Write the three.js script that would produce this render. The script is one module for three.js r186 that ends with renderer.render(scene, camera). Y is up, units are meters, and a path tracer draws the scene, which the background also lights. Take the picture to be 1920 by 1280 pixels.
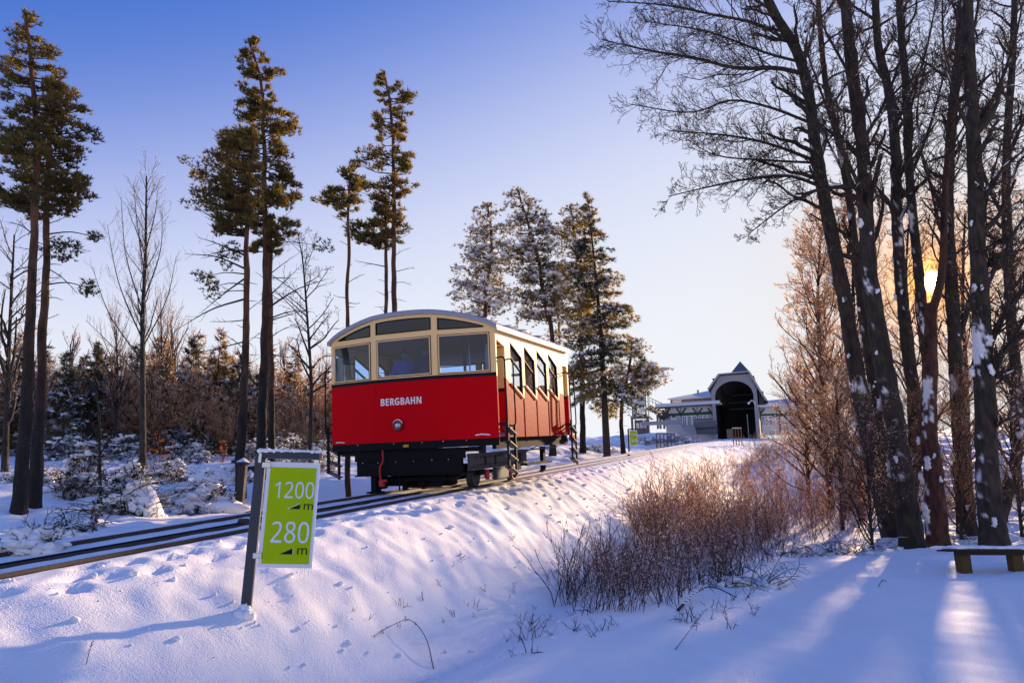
import * as THREE from 'three';
import { mergeGeometries } from 'three/addons/utils/BufferGeometryUtils.js';
import { ImprovedNoise } from 'three/addons/math/ImprovedNoise.js';
import { MarchingCubes } from 'three/addons/objects/MarchingCubes.js';
import { TextGeometry } from 'three/addons/geometries/TextGeometry.js';
import { FontLoader } from 'three/addons/loaders/FontLoader.js';
import { RoundedBoxGeometry } from 'three/addons/geometries/RoundedBoxGeometry.js';

// ------------------------------------------------------------------ camera, sky, sun, exposure
const FOC = 1400, PITCH = Math.atan(355 / 1400), EYE = new THREE.Vector3(0, 1.6, 0);
const scene = new THREE.Scene();
const camera = new THREE.PerspectiveCamera(2 * Math.atan(640 / FOC) * 180 / Math.PI, 1.5, 0.1, 1500);
camera.position.copy(EYE);
camera.rotation.set(PITCH, 0, 0);
const renderer = new THREE.WebGLRenderer({ antialias: true });
renderer.toneMapping = THREE.LinearToneMapping;
renderer.toneMappingExposure = 1.8;
renderer.shadowMap.enabled = true;
const lerp = THREE.MathUtils.lerp, clamp = THREE.MathUtils.clamp;
const sst = (a, b, x) => { const t = clamp((x - a) / (b - a), 0, 1); return t * t * (3 - 2 * t); };
const V = (x, y, z) => new THREE.Vector3(x, y, z);
const SUN = V(0.48787, 0.28193, -0.82613).normalize();
const sun = new THREE.DirectionalLight(new THREE.Color(1, 0.7, 0.42), 5);
sun.position.copy(SUN).multiplyScalar(150).add(V(8, 5, -30)); sun.target.position.set(8, 5, -30);
sun.castShadow = true;
Object.assign(sun.shadow.camera, { left: -110, right: 110, top: 110, bottom: -110, near: 1, far: 400 });
sun.shadow.mapSize.set(4096, 4096); sun.shadow.radius = 2.6;
scene.add(sun, sun.target);
{
  const W = 2048, H = 1024, data = new Float32Array(W * H * 4);
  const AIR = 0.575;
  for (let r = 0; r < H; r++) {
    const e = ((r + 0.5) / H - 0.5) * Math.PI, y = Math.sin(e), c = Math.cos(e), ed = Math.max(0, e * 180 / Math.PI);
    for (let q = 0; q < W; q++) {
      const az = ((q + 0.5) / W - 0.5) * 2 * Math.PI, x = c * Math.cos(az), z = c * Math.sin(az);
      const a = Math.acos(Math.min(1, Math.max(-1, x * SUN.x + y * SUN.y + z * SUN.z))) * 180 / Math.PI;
      const k = Math.exp(-Math.pow(ed / Math.max(20, 4 + 49.5 * Math.exp(-a / 64)), 3.1)), red = 0.042 + 0.82 * k;  // pale band kept wide opposite the sun, added to lift shaded snow
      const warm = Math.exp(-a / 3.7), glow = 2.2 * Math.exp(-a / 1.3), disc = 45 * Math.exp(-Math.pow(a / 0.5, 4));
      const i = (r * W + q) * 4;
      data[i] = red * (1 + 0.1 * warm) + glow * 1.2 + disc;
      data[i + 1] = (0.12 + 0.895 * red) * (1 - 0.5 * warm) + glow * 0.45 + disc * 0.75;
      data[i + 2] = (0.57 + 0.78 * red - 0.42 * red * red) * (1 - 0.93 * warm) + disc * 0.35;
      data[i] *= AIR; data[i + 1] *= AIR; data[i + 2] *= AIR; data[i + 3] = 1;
    }
  }
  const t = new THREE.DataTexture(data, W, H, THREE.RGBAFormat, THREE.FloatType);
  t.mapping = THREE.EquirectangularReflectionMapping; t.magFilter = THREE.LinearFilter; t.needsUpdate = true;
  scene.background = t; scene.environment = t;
}

// ------------------------------------------------------------------ helpers
let SEED = 7;
const rnd = () => { SEED = (SEED + 0x6D2B79F5) | 0; let t = Math.imul(SEED ^ (SEED >>> 15), 1 | SEED); t = (t + Math.imul(t ^ (t >>> 7), 61 | t)) ^ t; return ((t ^ (t >>> 14)) >>> 0) / 4294967296; };
const R = (a, b) => a + (b - a) * rnd();
const seed = (n) => { SEED = n * 7919 + 13; };
const noi = new ImprovedNoise();
const N3 = (x, y, z = 0.37) => noi.noise(x + 100.3, y + 200.7, z + 50.1);
const fbm = (x, y, z = 0.37, o = 3) => { let s = 0, a = 0.5, f = 1; for (let i = 0; i < o; i++) { s += a * N3(x * f, y * f, z * f); a *= 0.5; f *= 2.03; } return s * 2; };
const RX = V(1, 0, 0), FW = V(0, Math.sin(PITCH), -Math.cos(PITCH)), UPC = V(0, Math.cos(PITCH), Math.sin(PITCH));
const ray = (u, v) => FW.clone().addScaledVector(RX, (u - 960) / FOC).addScaledVector(UPC, -(v - 640) / FOC);
const atZ = (u, v, z) => { const r = ray(u, v); return EYE.clone().addScaledVector(r, z / r.z); };          // a point of the upright plane at that z
const HD = V(0.35485, 0, -0.93492), LD = V(0.93492, 0, 0.35485);                                              // along the track uphill, and to its right
const GR = 0.12655;
const ST = (s, t, y = 0) => V(HD.x * s + LD.x * t, y, HD.z * s + LD.z * t);
const atS = (u, v, s) => { const r = ray(u, v); const k = s / r.dot(HD); const p = EYE.clone().addScaledVector(r, k); return [p.dot(LD), p.y]; };
const TC = -8.05;
const flat = (s) => s < 92 ? s : 92 + 7 * (1 - Math.exp(-(s - 92) / 7));
const rail = (s) => 0.537 + GR * flat(s);
const prints = (s, t, t0, gap) => { let y = 0; const k0 = Math.floor(s / gap); for (let k = k0 - 1; k <= k0 + 1; k++) { const j = Math.sin(k * 12.9898) * 43758.5453, q = j - Math.floor(j), cs = (k + 0.5) * gap + (q - 0.5) * 0.12, ct = t0 + (k % 2 ? 0.13 : -0.13) + (q - 0.5) * 0.1, e = Math.pow((s - cs) / 0.15, 2) + Math.pow((t - ct) / 0.085, 2); y += -0.05 * Math.exp(-e * e) + 0.012 * Math.exp(-Math.pow(Math.sqrt(e) - 1.5, 2) * 4); } return y; };
function ground(x, z, fine = true) {
  const s = x * HD.x + z * HD.z, t = x * LD.x + z * LD.z, r = rail(s), d = t - TC;
  const far = sst(60, 140, Math.hypot(x, z));
  let y;
  if (d < -1.05) {                                                    // forest side
    const k = sst(-1.05, -2.4, d);
    y = r - 0.03 - 0.12 * k - 0.24 * sst(-1.2, -2.3, d) * (1 - sst(-4.5, -7, d)) * sst(10, 14, s);
    y += k * (0.16 * fbm(x / 2.1, z / 2.1) + 0.07 * fbm(x / 0.7, z / 0.7, 3.1)) * (1 + far);
    y += k * sst(34, 46, s) * (1 - sst(80, 90, s)) * sst(-2, -5, d) * (0.55 + 0.25 * fbm(x / 3, z / 3, 5));
    y += sst(84, 98, s) * sst(-3, -8, d) * 1.3;
    y += 7 * (1 - Math.exp(-0.068 * Math.max(0, -13 - t) / 7)) * (1 - sst(46, 62, s) * (1 - sst(-26, -40, t)));
  } else {
    const path = s < 0 ? 0.02 * s : 0.045 * s;
    const hill = sst(5, 30, t) * sst(8, 30, s) * 0.9;
    let floor = lerp(path + hill, r - 0.25, sst(20, 72, s));
    floor += 0.05 * fbm(x / 2.2, z / 2.2) + 0.25 * sst(19, 22, s) * sst(0, 4, t) * (0.5 + fbm(x / 1.3, z / 1.3, 2));
    floor -= 0.22 * Math.exp(-Math.pow((t + 3.9) / 0.75, 2)) * sst(1, 6, s) * (1 - sst(11, 17, s));
    floor += 0.13 * Math.exp(-Math.pow((t + 2.1) / 0.9, 2)) * sst(1, 5, s) * (1 - sst(10, 16, s));
    const w = 3.1 + 0.055 * clamp(s - 6, 0, 30);
    const k = clamp((d - 1.25) / w, 0, 1);
    const prof = k < 0.75 ? 1 - Math.pow(k / 0.75, 1.5) * 0.82 : 0.18 * Math.pow(1 - (k - 0.75) / 0.25, 1.6);
    const top = r - 0.03;
    y = d < 1.25 ? top : lerp(floor, top, prof);
    const bank = sst(1.1, 1.9, d) * (1 - sst(w * 0.95, w * 1.35, d));
    y += bank * (0.065 * fbm(s / 1.7 + t * 0.5 + N3(s / 3, t / 3, 4) * 1.2, t / 2.2, 1.3) + (0.036 + 0.03 * N3(s / 4, t / 2, 11)) * fbm(s / 0.5 + t * 0.6 + N3(s, t, 3) * 0.8, t / 0.9, 7.7, 3) + 0.02 * fbm(s / 0.24, t / 0.3, 4.2, 3));
    y -= 0.03 * Math.max(0, fbm(s / 0.2, t / 0.16, 9.1, 2)) * sst(0.95, 1.1, d) * (1 - sst(1.5, 1.9, d));
    y += sst(w, w * 1.4, d) * (0.008 * fbm(x / 0.26, z / 0.26, 12.2, 2) + 0.012 * fbm(x / 0.5, z / 0.5, 2.2) + 0.02 * N3(x / 0.9, z / 0.9, 8));
    if (s > 1 && s < 34) y += prints(s, t, TC + 1.3, 0.4) + prints(s + 0.2, t, TC + 1.62, 0.47) + (t > -2 ? prints(s, t, 2.75 + 0.05 * s, 0.52) + prints(s + 0.1, t, 3.2 + 0.08 * s, 0.6) : 0);
    y -= 0.05 * Math.max(0, N3(s / 0.28, t / 0.2, 6)) * Math.exp(-Math.pow((t - 3.4) / 0.5, 2)) * sst(2, 4, s);
  }
  const bed = (1 - sst(0.88, 1.0, Math.abs(d)));
  y = lerp(y, r - lerp(0.05, 0.015, sst(24, 40, s)) + 0.012 * fbm(s / 0.4, t / 0.3, 1.1) - 0.03 * Math.exp(-Math.pow(d / 0.12, 2)), bed);
  return y;
}
const GY = (p) => ground(p.x, p.z);
const farPineAt = (u, v, d) => { const r = ray(u, v), p = EYE.clone().addScaledVector(r, d); p.y = GY(p); return p; };
const hitD = (u, v, d) => { const p = hit(u, v); return p.clone().sub(EYE).dot(FW) > d ? farPineAt(u, v, d) : p; };
function hit(u, v) {                                                   // where a line of sight meets the snow
  const r = ray(u, v).normalize(); let a = 2, p = V(0, 0, 0);
  for (let k = 2; k < 300; k += 0.1 + k * 0.004) { p.copy(EYE).addScaledVector(r, k); if (p.y < GY(p)) break; a = k; }
  let b = a + 0.1 + a * 0.004;
  for (let i = 0; i < 18; i++) { const m = (a + b) / 2; p.copy(EYE).addScaledVector(r, m); if (p.y < GY(p)) b = m; else a = m; }
  p.y = GY(p); return p;
}
const onST = (s, t) => { const p = ST(s, t); p.y = GY(p); return p; };

const used = {};
const numbered = (n) => { const k = used[n] = (used[n] ?? -1) + 1; return k ? n + '_' + String(k).padStart(3, '0') : n; };
function tag(o, label, category, group, kind) { if (label) o.userData.label = label; if (category) o.userData.category = category; if (group) o.userData.group = group; if (kind) o.userData.kind = kind; return o; }
function thing(name, label, category, pos = V(0, 0, 0), group) { const g = new THREE.Group(); g.name = numbered(name); g.position.copy(pos); scene.add(g); return tag(g, label, category, group); }
function part(name, geo, mat, parent, kind) {
  if (!geo || !geo.attributes.position || !geo.attributes.position.count) return null;
  const m = new THREE.Mesh(geo, mat); if (parent && /^(twigs|crown|frost|snow|snow_dusting|snow_clump|branches|snow_ridge|roof_snow|snow_crust|rivets|icicles)$/.test(name)) kind ??= 'stuff'; m.name = parent ? name : numbered(name); m.castShadow = m.receiveShadow = true; (parent || scene).add(m);
  if (kind) m.userData.kind = kind; return m;
}
class MB {                                                             // gathers triangles of one part
  constructor() { this.p = []; this.n = []; this.c = []; this.i = []; this.uv = []; }
  get count() { return this.p.length / 3; }
  vert(x, y, z, nx, ny, nz, c, u = 0, v = 0) { this.p.push(x, y, z); this.n.push(nx, ny, nz); this.c.push(c[0], c[1], c[2]); this.uv.push(u, v); return this.p.length / 3 - 1; }
  tri(a, b, c, col) { const n = b.clone().sub(a).cross(c.clone().sub(a)).normalize(); const k = this.count; for (const q of [a, b, c]) this.vert(q.x, q.y, q.z, n.x, n.y, n.z, col); this.i.push(k, k + 1, k + 2); }
  tube(pts, rad, sides, col, cap = false, knobbly = 0) {
    let T = pts[1].clone().sub(pts[0]).normalize();
    let A = (Math.abs(T.y) < 0.9 ? V(0, 1, 0) : V(1, 0, 0)).cross(T).normalize();
    let len = 0; const base = this.count, n = pts.length;
    for (let i = 0; i < n; i++) {
      const T2 = (i < n - 1 ? pts[i + 1].clone().sub(pts[i]) : pts[i].clone().sub(pts[i - 1])).normalize();
      A.addScaledVector(T2, -A.dot(T2)).normalize(); const B = T2.clone().cross(A);
      if (i) len += pts[i].distanceTo(pts[i - 1]);
      for (let j = 0; j <= sides; j++) {
        const a = j / sides * Math.PI * 2, ca = Math.cos(a), sa = Math.sin(a), nx = A.x * ca + B.x * sa, ny = A.y * ca + B.y * sa, nz = A.z * ca + B.z * sa;
        let x = pts[i].x + nx * rad[i], y = pts[i].y + ny * rad[i], z = pts[i].z + nz * rad[i];
        if (knobbly) { const q = rad[i] * knobbly * (N3(x * 9, y * 2.2, z * 9) + 0.6 * N3(x * 3, y * 1.1, z * 3)); x += nx * q; y += ny * q; z += nz * q; }
        this.vert(x, y, z, nx, ny, nz, typeof col === 'function' ? col(x, y, z, nx, ny, nz) : col, j / sides * Math.max(1, Math.round(rad[0] * 14)) * 0.5, len);
      }
    }
    const w = sides + 1;
    for (let i = 0; i < n - 1; i++) for (let j = 0; j < sides; j++) { const a = base + i * w + j; this.i.push(a, a + 1, a + w, a + 1, a + w + 1, a + w); }
    if (cap) for (const [i, f] of [[0, 1], [n - 1, 0]]) { const k = base + i * w; for (let j = 1; j < sides - 1; j++) f ? this.i.push(k, k + j + 1, k + j) : this.i.push(k, k + j, k + j + 1); }
  }
  blob(c, rx, ry, rz, col, rough = 0.25, sd = 0, seg = 6) {
    const base = this.count, rings = Math.max(3, seg >> 1) + 1;
    for (let i = 0; i <= rings; i++) for (let j = 0; j <= seg; j++) {
      const th = i / rings * Math.PI, ph = (j % seg) / seg * Math.PI * 2, x = Math.sin(th) * Math.cos(ph), y = Math.cos(th), z = Math.sin(th) * Math.sin(ph);
      const k = 1 + rough * N3(x * 1.7 + sd, y * 1.7 - sd, z * 1.7 + sd * 0.5) * 2;
      this.vert(c.x + x * rx * k, c.y + y * ry * k, c.z + z * rz * k, x, y, z, col);
    }
    const w = seg + 1;
    for (let i = 0; i < rings; i++) for (let j = 0; j < seg; j++) { const a = base + i * w + j; this.i.push(a, a + 1, a + w, a + 1, a + w + 1, a + w); }
  }
  geo(origin) {
    const g = new THREE.BufferGeometry(), p = new Float32Array(this.p);
    if (origin) for (let i = 0; i < p.length; i += 3) { p[i] -= origin.x; p[i + 1] -= origin.y; p[i + 2] -= origin.z; }
    g.setAttribute('position', new THREE.BufferAttribute(p, 3)); g.setAttribute('normal', new THREE.BufferAttribute(new Float32Array(this.n), 3));
    g.setAttribute('color', new THREE.BufferAttribute(new Float32Array(this.c), 3)); g.setAttribute('uv', new THREE.BufferAttribute(new Float32Array(this.uv), 2));
    g.setIndex(new THREE.BufferAttribute(new Uint32Array(this.i), 1)); return g;
  }
}
const box = (w, h, d, x = 0, y = 0, z = 0, rx = 0, ry = 0, rz = 0) => new THREE.BoxGeometry(w, h, d).applyMatrix4(new THREE.Matrix4().compose(V(x, y, z), new THREE.Quaternion().setFromEuler(new THREE.Euler(rx, ry, rz)), V(1, 1, 1)));
const rbox = (w, h, d, r, x = 0, y = 0, z = 0) => new RoundedBoxGeometry(w, h, d, 2, r).translate(x, y, z);
const cyl = (r0, r1, h, n, x = 0, y = 0, z = 0, rx = 0, ry = 0, rz = 0) => new THREE.CylinderGeometry(r1, r0, h, n).applyMatrix4(new THREE.Matrix4().compose(V(x, y, z), new THREE.Quaternion().setFromEuler(new THREE.Euler(rx, ry, rz)), V(1, 1, 1)));
const parts = (name, list, mat, parent) => list.map((g) => part(name, g, mat, parent));
const merge = (a) => mergeGeometries(a.map((g) => { const q = g.index ? g.toNonIndexed() : g; for (const k of Object.keys(q.attributes)) if (!['position', 'normal', 'uv'].includes(k)) q.deleteAttribute(k); return q; }));
const bar = (a, b, w, h = w) => { const d = b.clone().sub(a), L = d.length(); const g = new THREE.BoxGeometry(w, h, L); const m = new THREE.Matrix4().lookAt(b, a, Math.abs(d.y / L) > 0.95 ? V(1, 0, 0) : V(0, 1, 0)); m.setPosition(a.clone().add(b).multiplyScalar(0.5)); return g.applyMatrix4(m); };
const pipe = (pts, r, n = 8, seg = 24) => new THREE.TubeGeometry(new THREE.CatmullRomCurve3(pts, false, 'catmullrom', 0.3), seg, r, n);

// ------------------------------------------------------------------ materials
function noiseTex(size, f, lo = 0, hi = 255) {
  const d = new Uint8Array(size * size * 4);
  for (let y = 0; y < size; y++) for (let x = 0; x < size; x++) { const v = clamp(f(x / size, y / size), 0, 1), i = (y * size + x) * 4; d[i] = d[i + 1] = d[i + 2] = lo + (hi - lo) * v; d[i + 3] = 255; }
  const t = new THREE.DataTexture(d, size, size); t.wrapS = t.wrapT = THREE.RepeatWrapping; t.magFilter = THREE.LinearFilter; t.minFilter = THREE.LinearMipmapLinearFilter; t.generateMipmaps = true; t.needsUpdate = true; return t;
}
const tileN = (u, v, f, z) => { const a = N3(u * f, v * f, z), b = N3((u - 1) * f, v * f, z), c = N3(u * f, (v - 1) * f, z), d = N3((u - 1) * f, (v - 1) * f, z); return lerp(lerp(a, b, u), lerp(c, d, u), v); };
const snowTex = noiseTex(512, (u, v) => 0.5 + 0.5 * tileN(u, v, 60, 1) + 0.35 * tileN(u, v, 22, 2) + 0.3 * tileN(u, v, 130, 5));
const barkTex = noiseTex(256, (u, v) => 0.5 + 0.6 * (tileN(u, v * 0.35, 22, 3) + 0.6 * tileN(u, v, 34, 4)));
const brushTex = noiseTex(256, (u, v) => 0.5 + 0.5 * tileN(u, v, 9, 6) + 0.3 * tileN(u, v, 40, 7));
const std = (r, g, b, o = {}) => { const m = new THREE.MeshStandardMaterial({ roughness: 0.8, metalness: 0, ...o }); m.color.setRGB(r, g, b); return m; };
const M = {
  snow: std(0.92, 0.89, 0.88, { roughness: 0.75, bumpMap: snowTex, bumpScale: 0.007 }),
  lump: std(0.9, 0.88, 0.88, { roughness: 0.85 }),
  bark: std(1, 1, 1, { vertexColors: true, roughness: 0.95, bumpMap: barkTex, bumpScale: 0.05 }),
  twig: std(1, 1, 1, { vertexColors: true, roughness: 0.8 }),
  needle: new THREE.MeshPhysicalMaterial({ vertexColors: true, roughness: 1, transmission: 0.78, thickness: 0, side: THREE.DoubleSide, specularIntensity: 0.3 }),
  frost: new THREE.MeshPhysicalMaterial({ vertexColors: true, roughness: 1, transmission: 0.55, thickness: 0, side: THREE.DoubleSide, specularIntensity: 0.3 }),
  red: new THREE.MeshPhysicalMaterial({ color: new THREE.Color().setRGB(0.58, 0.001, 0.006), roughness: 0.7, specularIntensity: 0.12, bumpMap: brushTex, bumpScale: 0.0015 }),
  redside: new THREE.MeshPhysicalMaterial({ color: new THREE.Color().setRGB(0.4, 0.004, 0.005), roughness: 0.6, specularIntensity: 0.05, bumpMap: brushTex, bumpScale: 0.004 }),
  cream: std(0.95, 0.61, 0.25, { roughness: 0.6 }),
  jamb: std(0.7, 0.5, 0.16, { roughness: 0.5 }),
  navy: new THREE.MeshPhysicalMaterial({ color: new THREE.Color().setRGB(0.01, 0.011, 0.02), roughness: 0.7, specularIntensity: 0.3 }),
  black: new THREE.MeshPhysicalMaterial({ color: new THREE.Color().setRGB(0.009, 0.009, 0.01), roughness: 0.85, specularIntensity: 0.25, bumpMap: brushTex, bumpScale: 0.003 }),
  steel: std(0.055, 0.055, 0.065, { roughness: 0.6, metalness: 0.3, bumpMap: brushTex, bumpScale: 0.003 }),
  bright: std(0.6, 0.6, 0.62, { roughness: 0.3, metalness: 0.8 }), dull: std(0.12, 0.12, 0.14, { roughness: 0.7, bumpMap: brushTex, bumpScale: 0.004 }),
  rust: std(0.06, 0.035, 0.025, { roughness: 0.8, bumpMap: brushTex, bumpScale: 0.004 }),
  roofgrey: std(0.3, 0.32, 0.38, { roughness: 0.55, bumpMap: brushTex, bumpScale: 0.004 }),
  glass: new THREE.MeshPhysicalMaterial({ color: 0xffffff, roughness: 0.02, transmission: 1, thickness: 0, ior: 1.5 }),
  frontglass: new THREE.MeshPhysicalMaterial({ color: new THREE.Color().setRGB(0.32, 0.54, 1), roughness: 0.02, transmission: 1, thickness: 0, ior: 1.5 }),  // blue tint stands in for the sky reflected in the panes
  white: std(0.78, 0.78, 0.8, { roughness: 0.5 }),
  green: new THREE.MeshPhysicalMaterial({ color: new THREE.Color().setRGB(0.4, 0.56, 0.004), roughness: 0.8, specularIntensity: 0.3 }),
  post: std(0.028, 0.032, 0.045, { roughness: 0.5, bumpMap: brushTex, bumpScale: 0.002 }),
  redhose: std(0.45, 0.01, 0.015, { roughness: 0.5 }),
  inside: std(0.2, 0.2, 0.21, { roughness: 0.7 }),
};
const SNOWC = [0.9, 0.88, 0.88];

// ------------------------------------------------------------------ ground
{
  const axis = (segs) => { const a = [segs[0][0]]; for (const [, b, st0, st1] of segs) { let x = a[a.length - 1]; const x0 = x; while (x < b - 1e-6) { x = Math.min(b, x + lerp(st0, st1, (x - x0) / (b - x0))); a.push(x); } } return a; };
  const S = axis([[-40, 2, 2, 0.3], [2, 26, 0.1, 0.12], [26, 60, 0.15, 0.45], [60, 130, 0.5, 1.2], [130, 420, 2, 14]]);
  const Tt = axis([[-360, -40, 14, 1], [-40, -11, 0.7, 0.12], [-11, -1, 0.065, 0.085], [-1, 6, 0.1, 0.15], [6, 20, 0.15, 0.5], [20, 240, 0.6, 12]]);
  const nS = S.length, nT = Tt.length, p = new Float32Array(nS * nT * 3), uv = new Float32Array(nS * nT * 2), ix = new Uint32Array((nS - 1) * (nT - 1) * 6);
  let k = 0;
  for (let i = 0; i < nS; i++) for (let j = 0; j < nT; j++, k++) { const q = ST(S[i], Tt[j]); p[k * 3] = q.x; p[k * 3 + 1] = ground(q.x, q.z); p[k * 3 + 2] = q.z; uv[k * 2] = q.x / 0.9; uv[k * 2 + 1] = q.z / 0.9; }
  k = 0;
  for (let i = 0; i < nS - 1; i++) for (let j = 0; j < nT - 1; j++) { const a = i * nT + j; ix[k++] = a; ix[k++] = a + nT; ix[k++] = a + 1; ix[k++] = a + 1; ix[k++] = a + nT; ix[k++] = a + nT + 1; }
  const g = new THREE.BufferGeometry(); g.setAttribute('position', new THREE.BufferAttribute(p, 3)); g.setAttribute('uv', new THREE.BufferAttribute(uv, 2)); g.setIndex(new THREE.BufferAttribute(ix, 1)); g.computeVertexNormals();
  if (g.attributes.normal.getY(1000) < 0) { for (let i = 0; i < ix.length; i += 3) { const a = ix[i]; ix[i] = ix[i + 1]; ix[i + 1] = a; } g.computeVertexNormals(); }
 
  part('snow_ground', g, M.snow).userData.kind = 'structure';
}

// ------------------------------------------------------------------ the track
{
  const t = thing('railway_track', 'two dark rails with a cable beam between them climbing through the snow', 'railway track', onST(8, TC));
  const o = t.position;
  const run = (d, w, h, dy, s0, s1, st) => { const pts = []; for (let s = s0; s <= s1; s += st) pts.push(ST(s, TC + d, rail(s) + dy)); const gs = []; for (let i = 0; i < pts.length - 1; i++) gs.push(bar(pts[i], pts[i + 1], w, h)); return merge(gs).translate(-o.x, -o.y, -o.z); };
  for (const d of [-0.84, 0.84]) { part('rail', merge([run(d, 0.065, 0.035, -0.0175, -14, 94, 4), run(d, 0.03, 0.1, -0.085, -14, 94, 4)]), M.rust, t); }
  part('cable_beam', run(0.0, 0.11, 0.07, -0.075, -14, 94, 4), M.rust, t);
  part('haul_cable', run(0.0, 0.022, 0.022, -0.022, -14, 94, 4), M.navy, t);
  for (const s of [9.55, 9.85, 10.2, 24, 38]) part('cable_roller', cyl(0.06, 0.06, 0.14, 14, 0, 0, 0, 0, 0, Math.PI / 2).rotateY(-0.3627).translate(...ST(s, TC + 0.02, rail(s) - 0.02).sub(o).toArray()), M.rust, t);
}
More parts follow.
